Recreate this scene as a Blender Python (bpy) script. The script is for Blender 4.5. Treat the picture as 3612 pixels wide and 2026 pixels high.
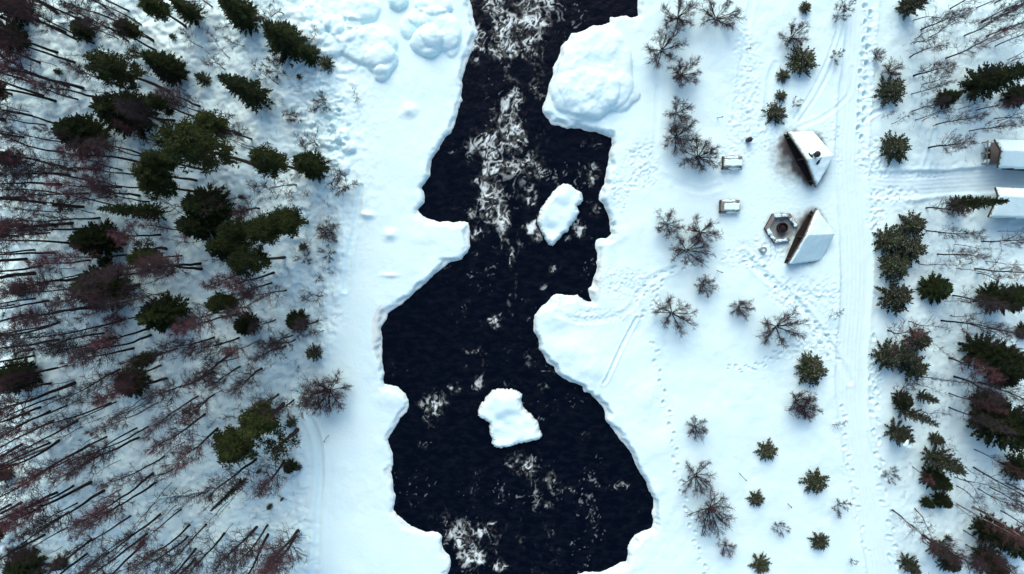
import bpy, math, random
import numpy as np
from mathutils import Vector

# ------------------------------------------------------------------ scene, camera, sky, sun, exposure
for o in list(bpy.data.objects):
    bpy.data.objects.remove(o)
scene = bpy.context.scene
COL = scene.collection
SW, SH, FPX = 3612.0, 2026.0, 2408.0          # survey sheet size and focal length in sheet pixels
NADY = 822.0                                  # sheet row straight under the camera
CAMH = 70.0
TILT = math.atan((SH / 2 - NADY) / FPX)

cam_data = bpy.data.cameras.new('camera')
cam_data.sensor_width = 36.0
cam_data.lens = 36.0 * FPX / SW
cam_data.clip_start = 0.5
cam_data.clip_end = 3000
cam = bpy.data.objects.new('camera', cam_data)
COL.objects.link(cam)
cam.location = (0, 0, CAMH)
cam.rotation_euler = (-TILT, 0, 0)
scene.camera = cam

SUN_EL, SUN_AZ = math.radians(40), math.radians(-12)     # azimuth clockwise from +Y
world = bpy.data.worlds.new('World')
scene.world = world
world.use_nodes = True
wn = world.node_tree
sky = wn.nodes.new('ShaderNodeTexSky')
sky.sky_type = 'NISHITA'
sky.sun_disc = False
sky.sun_elevation = SUN_EL
sky.sun_rotation = SUN_AZ
sky.air_density = 1.0
sky.dust_density = 2.0
sky.ozone_density = 0.3
wn.links.new(sky.outputs[0], wn.nodes['Background'].inputs[0])
wn.nodes['Background'].inputs[1].default_value = 0.15

sun_data = bpy.data.lights.new('sun', 'SUN')
sun_data.energy = 1.45
sun_data.angle = math.radians(45)
sun_data.color = (1.0, 0.84, 0.765)
sun = bpy.data.objects.new('sun', sun_data)
COL.objects.link(sun)
sd = Vector((math.cos(SUN_EL) * math.sin(SUN_AZ), math.cos(SUN_EL) * math.cos(SUN_AZ), math.sin(SUN_EL)))
sun.rotation_euler = sd.to_track_quat('Z', 'Y').to_euler()
sun.location = sd * 120

scene.view_settings.view_transform = 'Standard'
scene.view_settings.look = 'None'
scene.view_settings.exposure = 0.62
scene.view_settings.gamma = 1.0
scene.view_settings.use_curve_mapping = False
scene.render.engine = 'CYCLES'

# ------------------------------------------------------------------ survey helpers
S = 1200.0 / 2550.0
TILES = {'A': (0, 0), 'B': (0, 680), 'C': (0, 1346), 'D': (1200, 0), 'E': (1200, 680), 'F': (1200, 1346),
         'G': (2412, 0), 'H': (2412, 680), 'I': (2412, 1346)}

def src(t, x, y):
    if t == 'O':
        return x * SW / 2576.0, y * SW / 2576.0
    if t == 'S':
        return float(x), float(y)
    ox, oy = TILES[t]
    return ox + x * S, oy + y * S

CA, SA = math.cos(-TILT), math.sin(-TILT)

def P(px, py, z=0.0):
    """map-sheet position -> point of the place at height z"""
    u, v = (px - SW / 2) / FPX, -(py - SH / 2) / FPX
    dy, dz = v * CA + SA, v * SA - CA
    k = (CAMH - z) / -dz
    return (u * k, dy * k)

def T(t, x, y, z=0.0):
    return P(*src(t, x, y), z)

M_PER_PX = CAMH / FPX

# ------------------------------------------------------------------ noise and distance fields
_prm = np.random.RandomState(7).permutation(512)
PERM = np.concatenate([_prm, _prm, _prm])
_ang = np.random.RandomState(3).rand(512) * 2 * np.pi
GX, GY = np.cos(_ang), np.sin(_ang)

def perlin(x, y, seed=0):
    x = np.asarray(x, float) + seed * 17.31
    y = np.asarray(y, float) + seed * 9.77
    xi, yi = np.floor(x).astype(int), np.floor(y).astype(int)
    xf, yf = x - xi, y - yi
    u, v = xf * xf * xf * (xf * (xf * 6 - 15) + 10), yf * yf * yf * (yf * (yf * 6 - 15) + 10)
    def g(ix, iy, fx, fy):
        h = PERM[(PERM[ix & 511] + iy) & 511]
        return GX[h] * fx + GY[h] * fy
    a = g(xi, yi, xf, yf); b = g(xi + 1, yi, xf - 1, yf)
    c = g(xi, yi + 1, xf, yf - 1); d = g(xi + 1, yi + 1, xf - 1, yf - 1)
    return 1.4 * (a + u * (b - a) + v * ((c + u * (d - c)) - (a + u * (b - a))))

def fbm(x, y, octv=4, seed=0, gain=0.5):
    s, amp, f, tot = 0, 1.0, 1.0, 0
    for i in range(octv):
        s = s + amp * perlin(x * f, y * f, seed + i * 3)
        tot += amp; amp *= gain; f *= 2.03
    return s / tot

def smooth(a, b, x):
    t = np.clip((x - a) / (b - a), 0, 1)
    return t * t * (3 - 2 * t)

def poly_sd(x, y, poly):
    """signed distance, positive inside"""
    x = np.asarray(x, float); y = np.asarray(y, float)
    d2 = np.full(x.shape, 1e18); ins = np.zeros(x.shape, bool)
    n = len(poly)
    for i in range(n):
        ax, ay = poly[i]; bx, by = poly[(i + 1) % n]
        ex, ey = bx - ax, by - ay
        wx, wy = x - ax, y - ay
        t = np.clip((wx * ex + wy * ey) / (ex * ex + ey * ey + 1e-12), 0, 1)
        d2 = np.minimum(d2, (wx - ex * t) ** 2 + (wy - ey * t) ** 2)
        if ay != by:
            ins ^= ((ay > y) != (by > y)) & (x < ex * (y - ay) / (by - ay) + ax)
    d = np.sqrt(d2)
    return np.where(ins, d, -d)

def line_d(x, y, pts):
    """distance to a polyline, signed lateral offset and run along it"""
    d2 = np.full(x.shape, 1e18); lat = np.zeros(x.shape); run = np.zeros(x.shape); acc = 0
    for (ax, ay), (bx, by) in zip(pts[:-1], pts[1:]):
        ex, ey = bx - ax, by - ay
        L = math.hypot(ex, ey)
        wx, wy = x - ax, y - ay
        t = np.clip((wx * ex + wy * ey) / (L * L), 0, 1)
        q = (wx - ex * t) ** 2 + (wy - ey * t) ** 2
        m = q < d2
        d2 = np.where(m, q, d2)
        lat = np.where(m, (wx * ey - wy * ex) / L, lat)
        run = np.where(m, acc + t * L, run)
        acc += L
    return np.sqrt(d2), lat, run

def spline(pts, k=6):
    out = []
    for i in range(len(pts) - 1):
        p0 = pts[max(i - 1, 0)]; p1 = pts[i]; p2 = pts[i + 1]; p3 = pts[min(i + 2, len(pts) - 1)]
        for j in range(k):
            t = j / k
            out.append(tuple(0.5 * (2 * p1[c] + (p2[c] - p0[c]) * t + (2 * p0[c] - 5 * p1[c] + 4 * p2[c] - p3[c]) * t * t
                             + (3 * p1[c] - p0[c] - 3 * p2[c] + p3[c]) * t ** 3) for c in (0, 1)))
    out.append(pts[-1])
    return out

# ------------------------------------------------------------------ materials
def new_mat(name):
    m = bpy.data.materials.new(name)
    m.use_nodes = True
    nt = m.node_tree
    return m, nt, nt.nodes['Principled BSDF']

def N(nt, kind, **kw):
    n = nt.nodes.new(kind)
    for k, v in kw.items():
        setattr(n, k, v)
    return n

def mixcol(nt, fac, a, b):
    n = N(nt, 'ShaderNodeMix', data_type='RGBA')
    if hasattr(fac, 'links'):
        nt.links.new(fac, n.inputs[0])
    else:
        n.inputs[0].default_value = fac
    for i, c in ((6, a), (7, b)):
        if hasattr(c, 'links'):
            nt.links.new(c, n.inputs[i])
        else:
            n.inputs[i].default_value = (*c, 1)
    return n.outputs[2]

def noise_node(nt, scale, detail=4, obj=False, stretch=None, rough=0.55):
    tc = N(nt, 'ShaderNodeTexCoord')
    n = N(nt, 'ShaderNodeTexNoise')
    n.inputs['Scale'].default_value = scale
    n.inputs['Detail'].default_value = detail
    n.inputs['Roughness'].default_value = rough
    srcv = tc.outputs['Object']
    if stretch:
        mp = N(nt, 'ShaderNodeMapping')
        mp.inputs['Scale'].default_value = stretch
        nt.links.new(srcv, mp.inputs[0]); srcv = mp.outputs[0]
    nt.links.new(srcv, n.inputs['Vector'])
    return n.outputs['Fac']

def ramp(nt, fac, a, b, ca=(0, 0, 0), cb=(1, 1, 1)):
    r = N(nt, 'ShaderNodeValToRGB')
    r.color_ramp.elements[0].position = a; r.color_ramp.elements[0].color = (*ca, 1)
    r.color_ramp.elements[1].position = b; r.color_ramp.elements[1].color = (*cb, 1)
    nt.links.new(fac, r.inputs[0])
    return r.outputs[0]

def bump(nt, bsdf, h, strength, dist):
    b = N(nt, 'ShaderNodeBump')
    b.inputs['Strength'].default_value = strength
    b.inputs['Distance'].default_value = dist
    nt.links.new(h, b.inputs['Height'])
    nt.links.new(b.outputs[0], bsdf.inputs['Normal'])

def attr(nt, name):
    a = N(nt, 'ShaderNodeAttribute', attribute_name=name)
    return a.outputs['Fac']

SNOW = (0.68, 0.915, 0.905)

def mat_snow():
    m, nt, b = new_mat('snow')
    c = mixcol(nt, ramp(nt, noise_node(nt, 0.35, 3), .35, .65), SNOW, (0.645, 0.90, 0.90))
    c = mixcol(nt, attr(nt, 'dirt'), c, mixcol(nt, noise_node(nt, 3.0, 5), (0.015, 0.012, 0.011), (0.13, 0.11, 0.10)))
    c = mixcol(nt, attr(nt, 'ice'), c, mixcol(nt, noise_node(nt, 1.2, 4), (0.48, 0.66, 0.67), (0.70, 0.74, 0.66)))
    nt.links.new(c, b.inputs['Base Color'])
    b.inputs['Roughness'].default_value = 0.75
    b.inputs['Specular IOR Level'].default_value = 0.15
    n1 = noise_node(nt, 3.5, 6, rough=0.6)
    bump(nt, b, n1, 0.35, 0.10)
    return m

def mat_track():
    m, nt, b = new_mat('packed_snow')
    c = mixcol(nt, ramp(nt, noise_node(nt, 1.3, 5), .3, .7), (0.625, 0.85, 0.865), (0.665, 0.895, 0.91))
    c = mixcol(nt, attr(nt, 'dirt'), c, (0.25, 0.22, 0.2))
    nt.links.new(c, b.inputs['Base Color'])
    b.inputs['Roughness'].default_value = 0.7
    b.inputs['Specular IOR Level'].default_value = 0.15
    bump(nt, b, noise_node(nt, 6, 5), 0.35, 0.05)
    return m

def mat_water():
    m, nt, b = new_mat('river_water')
    deep = mixcol(nt, ramp(nt, noise_node(nt, 1.1, 6, stretch=(0.8, 1.5, 1), rough=.7), .45, .75), (0.0006, 0.0022, 0.007), (0.006, 0.0085, 0.015))
    churn = mixcol(nt, ramp(nt, noise_node(nt, 2.2, 4), .4, .62), (0.016, 0.020, 0.020), (0.135, 0.150, 0.130))
    c = mixcol(nt, attr(nt, 'churn'), deep, churn)
    c = mixcol(nt, attr(nt, 'foam'), c, mixcol(nt, noise_node(nt, 0.9, 2), (0.58, 0.68, 0.60), (0.72, 0.88, 0.92)))
    nt.links.new(c, b.inputs['Base Color'])
    rr = N(nt, 'ShaderNodeMath', operation='MULTIPLY_ADD')
    nt.links.new(attr(nt, 'foam'), rr.inputs[0]); rr.inputs[1].default_value = 0.6; rr.inputs[2].default_value = 0.16
    nt.links.new(rr.outputs[0], b.inputs['Roughness'])
    b.inputs['IOR'].default_value = 1.2
    b.inputs['Specular IOR Level'].default_value = 0.3
    bump(nt, b, noise_node(nt, 4.0, 6, stretch=(1.3, 0.8, 1), rough=0.65), 0.6, 0.08)
    return m

def mat_bark(name, a, c, sc=5.0, rnd=None):
    m, nt, b = new_mat(name)
    col = mixcol(nt, ramp(nt, noise_node(nt, sc, 4, stretch=(1, 1, 0.35)), .35, .65), a, c)
    if rnd:
        oi = N(nt, 'ShaderNodeObjectInfo')
        col = mixcol(nt, oi.outputs['Random'], col, rnd)
    nt.links.new(col, b.inputs['Base Color'])
    b.inputs['Roughness'].default_value = 0.9
    b.inputs['Specular IOR Level'].default_value = 0.1
    bump(nt, b, noise_node(nt, 14, 4, stretch=(1, 1, 0.3)), 0.5, 0.03)
    return m

def mat_needles(name, a, c, frost=0.0, frostcol=(0.34, 0.33, 0.35)):
    m, nt, b = new_mat(name)
    oi = N(nt, 'ShaderNodeObjectInfo')
    col = mixcol(nt, ramp(nt, noise_node(nt, 1.8, 3), .35, .65), a, c)
    dk = N(nt, 'ShaderNodeMath', operation='MULTIPLY'); dk.inputs[1].default_value = 0.55
    nt.links.new(oi.outputs['Random'], dk.inputs[0])
    col = mixcol(nt, dk.outputs[0], col, tuple(0.5 * v for v in a))
    if frost > 0:
        col = mixcol(nt, ramp(nt, noise_node(nt, 5.5, 3), .62 - frost, .72 - frost * .5), col, frostcol)
    nt.links.new(col, b.inputs['Base Color'])
    b.inputs['Roughness'].default_value = 0.8
    b.inputs['Specular IOR Level'].default_value = 0.15
    return m

def mat_wood(name, a, c, sc=2.0, st=(1, 8, 1)):
    m, nt, b = new_mat(name)
    col = mixcol(nt, ramp(nt, noise_node(nt, sc, 5, stretch=st), .3, .7), a, c)
    nt.links.new(col, b.inputs['Base Color'])
    b.inputs['Roughness'].default_value = 0.8
    bump(nt, b, noise_node(nt, sc * 3, 4, stretch=st), 0.4, 0.01)
    return m

def mat_plain(name, c, rough=0.6, metal=0.0, var=0.25):
    m, nt, b = new_mat(name)
    col = mixcol(nt, noise_node(nt, 8, 4), tuple(v * (1 - var) for v in c), tuple(min(1, v * (1 + var)) for v in c))
    nt.links.new(col, b.inputs['Base Color'])
    b.inputs['Roughness'].default_value = rough
    b.inputs['Metallic'].default_value = metal
    return m

MAT = dict(
    snow=mat_snow(), track=mat_track(), water=mat_water(),
    bark=mat_bark('dark_bark', (0.010, 0.009, 0.009), (0.030, 0.024, 0.022)),
    bough=mat_bark('grey_bough', (0.018, 0.015, 0.016), (0.050, 0.040, 0.040)),
    birch=mat_bark('birch_bark', (0.10, 0.085, 0.075), (0.34, 0.29, 0.25), 3.0),
    pinebark=mat_bark('pine_bark', (0.030, 0.018, 0.013), (0.075, 0.042, 0.028)),
    twig=mat_bark('brown_twig', (0.045, 0.036, 0.040), (0.085, 0.065, 0.066), 3.0, rnd=(0.035, 0.030, 0.034)),
    bushtwig=mat_bark('bush_twig', (0.040, 0.024, 0.027), (0.080, 0.050, 0.053), 3.0),
    redtwig=mat_bark('reddish_twig', (0.085, 0.040, 0.048), (0.14, 0.066, 0.072), 3.0, rnd=(0.045, 0.032, 0.036)),
    spruce=mat_needles('spruce_needles', (0.006, 0.014, 0.006), (0.032, 0.050, 0.012)),
    pine=mat_needles('pine_needles', (0.010, 0.019, 0.005), (0.040, 0.056, 0.012)),
    frost=mat_needles('frosted_needles', (0.009, 0.018, 0.008), (0.036, 0.056, 0.020), 0.08, (0.20, 0.19, 0.19)),
    young=mat_needles('young_needles', (0.013, 0.025, 0.009), (0.052, 0.070, 0.022), 0.08, (0.22, 0.22, 0.21)),
    wood=mat_wood('weathered_wood', (0.13, 0.122, 0.112), (0.25, 0.235, 0.215)),
    darkwood=mat_wood('dark_stained_wood', (0.018, 0.013, 0.010), (0.05, 0.036, 0.028)),
    trim=mat_wood('pale_trim_wood', (0.22, 0.21, 0.15), (0.34, 0.33, 0.24)),
    soot=mat_plain('sooty_iron', (0.008, 0.007, 0.008), 0.7),
    rust=mat_plain('burnt_embers', (0.030, 0.014, 0.014), 0.9, 0, .6),
    ash_shade=mat_plain('shaded_ash', (0.012, 0.010, 0.010), 0.95, 0, .6),  # sooty floor colour with the shelters' inside shade painted in
    concrete=mat_plain('concrete', (0.25, 0.26, 0.27), 0.85),
)
# ------------------------------------------------------------------ object helpers
LABELS = {}
def tag(o, label=None, cat=None, group=None, kind=None):
    if label:
        n = len(label.split())
        assert 4 <= n <= 16, label
        if label in LABELS:
            print('SHARED LABEL', label)
        LABELS[label] = o
        o['label'] = label
    if cat: o['category'] = cat
    if group: o['group'] = group
    if kind: o['kind'] = kind
    return o

def empty(name, loc, rz=0.0, scale=(1, 1, 1)):
    o = bpy.data.objects.new(name, None)
    o.empty_display_size = 0.2
    COL.objects.link(o)
    o.location = loc; o.rotation_euler = (0, 0, rz); o.scale = scale
    return o

def mesh_from(name, V, F, mat=None, smoothed=False):
    me = bpy.data.meshes.new(name)
    me.from_pydata([tuple(v) for v in V], [], F)
    if mat: me.materials.append(mat)
    if smoothed: me.shade_smooth()
    return me

def put(name, me, parent=None, loc=(0, 0, 0), rot=(0, 0, 0), scale=(1, 1, 1)):
    o = bpy.data.objects.new(name, me)
    COL.objects.link(o)
    if parent: o.parent = parent
    o.location = loc; o.rotation_euler = rot; o.scale = scale
    return o

def grid_mesh(name, X, Y, Z, keep=None, mats=None, attrs=None):
    """regular sheet from 2-D arrays; keep masks its cells"""
    ny, nx = X.shape
    idx = np.arange(nx * ny).reshape(ny, nx)
    q = np.stack([idx[:-1, :-1], idx[:-1, 1:], idx[1:, 1:], idx[1:, :-1]], -1).reshape(-1, 4)
    if keep is not None:
        q = q[keep.reshape(-1)]
    used = np.unique(q)
    remap = np.full(nx * ny, -1, dtype=np.int64); remap[used] = np.arange(len(used))
    q = remap[q]
    co = np.stack([X.ravel()[used], Y.ravel()[used], Z.ravel()[used]], -1).astype(np.float32)
    me = bpy.data.meshes.new(name)
    me.vertices.add(len(co)); me.vertices.foreach_set('co', co.ravel())
    me.loops.add(q.size); me.loops.foreach_set('vertex_index', q.ravel().astype(np.int32))
    me.polygons.add(len(q))
    me.polygons.foreach_set('loop_start', (np.arange(len(q)) * 4).astype(np.int32))
    me.polygons.foreach_set('loop_total', np.full(len(q), 4, np.int32))
    me.update(calc_edges=True)
    for k, a in (attrs or {}).items():
        at = me.attributes.new(k, 'FLOAT', 'POINT')
        at.data.foreach_set('value', a.ravel()[used].astype(np.float32))
    if mats: me.materials.append(mats)
    me.shade_smooth()
    return me

def box(V, F, c, size, rz=0.0, tilt=0.0):
    b = len(V); cx, cy, cz = c; sx, sy, sz = (v / 2 for v in size)
    ca, sa = math.cos(rz), math.sin(rz)
    for dz in (-sz, sz):
        for dx, dy in ((-sx, -sy), (sx, -sy), (sx, sy), (-sx, sy)):
            V.append((cx + dx * ca - dy * sa, cy + dx * sa + dy * ca, cz + dz))
    F += [(b, b + 3, b + 2, b + 1), (b + 4, b + 5, b + 6, b + 7), (b, b + 1, b + 5, b + 4),
          (b + 1, b + 2, b + 6, b + 5), (b + 2, b + 3, b + 7, b + 6), (b + 3, b, b + 4, b + 7)]

def box_mesh(name, size, mat, bev=0.012):
    """bevelled board"""
    sx, sy, sz = (v / 2 for v in size)
    V = []; F = []
    b = min(bev, sx * .4, sy * .4, sz * .4)
    for z, i in ((-sz, b), (-sz + b, 0), (sz - b, 0), (sz, b)):
        for dx, dy in ((-1, -1), (1, -1), (1, 1), (-1, 1)):
            V.append((dx * (sx - i), dy * (sy - i), z))
    F.append((3, 2, 1, 0)); F.append((12, 13, 14, 15))
    for k in range(3):
        for j in range(4):
            F.append((k * 4 + j, k * 4 + (j + 1) % 4, k * 4 + 4 + (j + 1) % 4, k * 4 + 4 + j))
    return mesh_from(name, V, F, mat)

def tube(V, F, pts, rads, n=4, cap=True):
    base = len(V); m = len(pts)
    for i, p in enumerate(pts):
        a = pts[max(i - 1, 0)]; c = pts[min(i + 1, m - 1)]
        d = Vector(c) - Vector(a)
        if d.length < 1e-6: d = Vector((0, 0, 1))
        d.normalize()
        u = d.orthogonal().normalized() if abs(d.z) < .95 else d.cross(Vector((0, 1, 0))).normalized()
        w = d.cross(u)
        for k in range(n):
            t = 2 * math.pi * k / n
            q = Vector(p) + (u * math.cos(t) + w * math.sin(t)) * rads[i]
            V.append((q.x, q.y, q.z))
    for i in range(m - 1):
        for k in range(n):
            k2 = (k + 1) % n
            F.append((base + i * n + k, base + i * n + k2, base + (i + 1) * n + k2, base + (i + 1) * n + k))
    if cap:
        F.append(tuple(base + k for k in reversed(range(n))))
        F.append(tuple(base + (m - 1) * n + k for k in range(n)))

def lathe(V, F, prof, n=20, c=(0, 0)):
    b = len(V)
    for r, z in prof:
        for k in range(n):
            t = 2 * math.pi * k / n
            V.append((c[0] + r * math.cos(t), c[1] + r * math.sin(t), z))
    for i in range(len(prof) - 1):
        for k in range(n):
            k2 = (k + 1) % n
            F.append((b + i * n + k, b + i * n + k2, b + (i + 1) * n + k2, b + (i + 1) * n + k))
    F.append(tuple(b + k for k in reversed(range(n))))
    F.append(tuple(b + (len(prof) - 1) * n + k for k in range(n)))

def snow_cap_mesh(name, poly, zfun, thick, res=0.07, rnd=0.3, amp=0.04, rag=0.06, seed=1, nscale=0.8, lumps=(), icy=0.0, dirty=0.0):
    """pillow of settled snow over a plan outline"""
    xs = [p[0] for p in poly]; ys = [p[1] for p in poly]
    gx = np.arange(min(xs) - .3, max(xs) + .3, res); gy = np.arange(min(ys) - .3, max(ys) + .3, res)
    X, Y = np.meshgrid(gx, gy)
    d = poly_sd(X, Y, poly) + rag * fbm(X * 1.9, Y * 1.9, 4, seed)
    t = np.clip(d / rnd, 0, 1)
    Z = zfun(X, Y) + thick * np.sqrt(np.clip(1 - (1 - t) ** 2, 0, 1)) + amp * t * fbm(X * nscale, Y * nscale, 2 if amp > .2 else 4, seed + 5)
    for (lx, ly, lr, lh) in lumps:
        q = ((X - lx) ** 2 + (Y - ly) ** 2) / (lr * lr)
        Z = Z + lh * np.exp(-q) * t
    Z = np.where(d < 0, zfun(X, Y) - 0.02, Z)
    inside = d > -res * 0.6
    keep = inside[:-1, :-1] & inside[1:, :-1] & inside[:-1, 1:] & inside[1:, 1:]
    zero = np.zeros(X.shape)
    return grid_mesh(name, X, Y, Z, keep, MAT['snow'], {'dirt': zero + dirty * smooth(-.1, .4, fbm(X * 3, Y * 3, 3, seed + 9)), 'ice': icy * smooth(.30, .04, d)})
# ------------------------------------------------------------------ river outline
LEFT_BANK = [('D', [(960, -900), (970, -300), (975, 0), (990, 60), (1000, 130), (1020, 200), (1035, 250), (1010, 300), (1000, 340), (985, 390), (965, 430), (950, 480), (935, 540), (915, 600), (918, 660), (908, 720), (915, 760), (890, 830), (870, 900), (855, 960), (830, 1000), (790, 1030), (765, 1080), (740, 1130), (700, 1180), (688, 1200), (680, 1260), (675, 1320), (640, 1380), (612, 1410), (630, 1440)]),
    ('E', [(640, 40), (632, 80), (600, 105), (580, 130), (615, 165), (650, 190), (690, 200), (740, 215), (800, 212), (860, 220), (930, 215), (965, 225), (975, 280), (970, 340), (978, 400), (960, 450), (920, 490), (880, 515), (830, 525), (790, 550), (750, 590), (700, 625), (650, 670), (600, 720), (550, 760), (500, 805), (450, 845), (390, 880), (360, 905), (345, 950), (325, 980), (312, 1030), (318, 1100), (315, 1180), (320, 1270), (335, 1350), (330, 1400)]),
    ('F', [(335, 10), (380, 25), (440, 45), (490, 90), (510, 140), (515, 190), (500, 235), (460, 270), (430, 320), (400, 370), (355, 435), (375, 490), (398, 550), (400, 620), (385, 680), (395, 740), (400, 800), (415, 860), (410, 920), (405, 960), (430, 1000), (480, 1040), (540, 1085), (590, 1105), (640, 1130), (690, 1115), (730, 1130), (765, 1160), (760, 1200), (775, 1250), (800, 1285), (825, 1310), (828, 1360), (820, 1410), (805, 1445), (790, 1800), (800, 2400)])]
RIGHT_BANK = [('F', [(1700, 2400), (1720, 1800), (1775, 1445), (1830, 1425), (1900, 1425), (1950, 1430), (2000, 1410), (2060, 1375), (2100, 1350), (2140, 1345), (2155, 1300), (2150, 1250), (2165, 1200), (2210, 1150), (2270, 1120), (2330, 1095), (2345, 1060), (2335, 990), (2345, 940), (2345, 880), (2310, 820), (2290, 750), (2250, 690), (2205, 610), (2180, 540), (2140, 490), (2100, 440), (2050, 370), (1985, 280), (1985, 240), (1960, 185), (1910, 130), (1870, 90), (1825, 80), (1815, 40), (1770, 15)]),
    ('E', [(1720, 1420), (1660, 1390), (1620, 1350), (1600, 1310), (1545, 1275), (1525, 1220), (1490, 1180), (1490, 1130), (1470, 1080), (1445, 1045), (1450, 980), (1455, 920), (1490, 870), (1540, 830), (1580, 780), (1620, 755), (1680, 765), (1740, 765), (1780, 760), (1800, 785), (1840, 805), (1880, 815), (1870, 780), (1860, 720), (1880, 700), (1900, 630), (1920, 560), (1918, 500), (1925, 450), (1905, 400), (1905, 355), (1930, 335), (1990, 340), (2030, 310), (2020, 250), (2010, 190), (1985, 130), (1970, 90), (1940, 60), (1935, 20)]),
    ('D', [(1945, 1430), (1975, 1380), (1990, 1300), (2005, 1230), (2010, 1160), (2030, 1100), (2035, 1035), (1980, 1020), (1915, 990), (1850, 990), (1800, 970), (1700, 965), (1640, 950), (1580, 940), (1560, 900), (1515, 850), (1515, 800), (1535, 760), (1555, 690), (1570, 620), (1590, 560), (1590, 510), (1615, 460), (1645, 400), (1650, 350), (1710, 290), (1730, 245), (1800, 240), (1860, 210), (1900, 185), (1960, 190), (2015, 165), (2020, 125), (2080, 125), (2140, 115), (2190, 130), (2230, 115), (2225, 60), (2225, 0), (2215, -300), (2200, -900)])]
ZW = -0.80                                          # water level
river_poly = [T(t, x, y, ZW) for t, l in LEFT_BANK + RIGHT_BANK for x, y in l]
ISLAND_A = [(1393, 480), (1418, 459), (1437, 466), (1463, 485), (1467, 505), (1453, 520), (1457, 535), (1450, 552), (1435, 570), (1430, 582), (1415, 592), (1410, 602), (1390, 620), (1377, 612), (1365, 590), (1352, 560), (1355, 540), (1360, 525), (1372, 508), (1382, 495)]
ISLAND_B = [(1140, 65), (1200, 55), (1290, 60), (1340, 75), (1368, 100), (1355, 140), (1375, 200), (1440, 260), (1480, 300), (1495, 360), (1515, 410), (1490, 435), (1420, 455), (1340, 465), (1290, 485), (1200, 500), (1150, 490), (1135, 465), (1140, 435), (1115, 380), (1120, 310), (1070, 285), (1030, 255), (1035, 220), (1060, 160), (1100, 110)]

# ------------------------------------------------------------------ snow-covered ground as one sheet
def outer(a, n=16, far=600.0):
    return a + np.sign(a) * np.cumsum(np.geomspace(0.3, far / 3.2, n))
gx = np.concatenate([np.sort(outer(-57.0)), np.arange(-57, -20, 0.15), np.arange(-20, 57, 0.11), outer(57.0)])
gy = np.concatenate([np.sort(outer(-42.0)), np.arange(-42, 27.5, 0.12), outer(27.5)])
GXX, GYY = np.meshgrid(gx, gy)
X, Y = GXX, GYY

def bl(pts, t='O'):
    return [T(t, x, y) for x, y in pts]

# distance to the river (positive on land)
near = (np.abs(X) < 60) & (np.abs(Y) < 60)
rd = np.full(X.shape, 30.0)
rd[near] = -poly_sd(X[near], Y[near], river_poly)
far_in = (~near) & (X > -14) & (X < 10) & (np.abs(Y) >= 60)
rd[far_in] = -6.0
rag = 0.16 * fbm(X * 0.9, Y * 0.9, 3, 21) + 0.06 * fbm(X * 3.1, Y * 3.1, 3, 22)
rdn = rd + rag

# plan masks
left_edge = np.interp(-Y, [-30, -15, 0, 10, 20, 30, 45], [T('O', 760, 0)[0], T('O', 830, 250)[0], T('O', 880, 560)[0], T('O', 850, 850)[0], T('O', 760, 1100)[0], T('O', 790, 1300)[0], T('O', 790, 1445)[0]])
m_forest = smooth(1.5, -2.0, X - left_edge)                 # left wood
m_leftice = (1 - m_forest) * (X < -2)
x_rw = np.interp(-Y, [-30, 0, 15, 45], [T('O', 2230, 0)[0], T('O', 2230, 600)[0], T('O', 2220, 1000)[0], T('O', 2250, 1445)[0]])
m_rwood = smooth(-1.0, 2.5, X - x_rw)
m_right = smooth(2, 8, X)

Z = np.zeros(X.shape)
Z += 0.35 * fbm(X / 14, Y / 14, 3, 1)
Z += 0.10 * fbm(X / 3.2, Y / 3.2, 3, 2) * (0.35 + m_right * .6)
Z += m_forest * (0.8 * fbm(X / 4.5, Y / 4.5, 3, 4) + 0.48 * np.abs(fbm(X / 1.6, Y / 1.6, 3, 5)) + 0.14 * fbm(X / .6, Y / .6, 2, 6))
Z += m_forest * 0.9 * smooth(0, 25, left_edge - X)
Z += m_rwood * (0.30 * fbm(X / 3.0, Y / 3.0, 3, 8) + 0.14 * np.abs(fbm(X / 1.0, Y / 1.0, 3, 9)))
Z -= 0.30 * m_leftice
# gentle swelling of the near banks
Z += 0.10 * smooth(2.5, .6, rd) * fbm(X / 1.6, Y / 1.6, 2, 11)

Z += 0.07 * fbm(X / .9, Y / 1.3, 4, 12) * (1 - m_forest) * smooth(-.3, .3, fbm(X / 6, Y / 6, 2, 13))
# rough, boulder-strewn edge of the left wood, upper half
m_rough = np.exp(-(((X - T('O', 815, 220)[0]) / 4.5) ** 2 + ((Y - T('O', 815, 220)[1]) / 13) ** 2))
Z += m_rough * (0.55 * np.abs(fbm(X / 1.3, Y / 1.3, 3, 14)) - 0.1)

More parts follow.
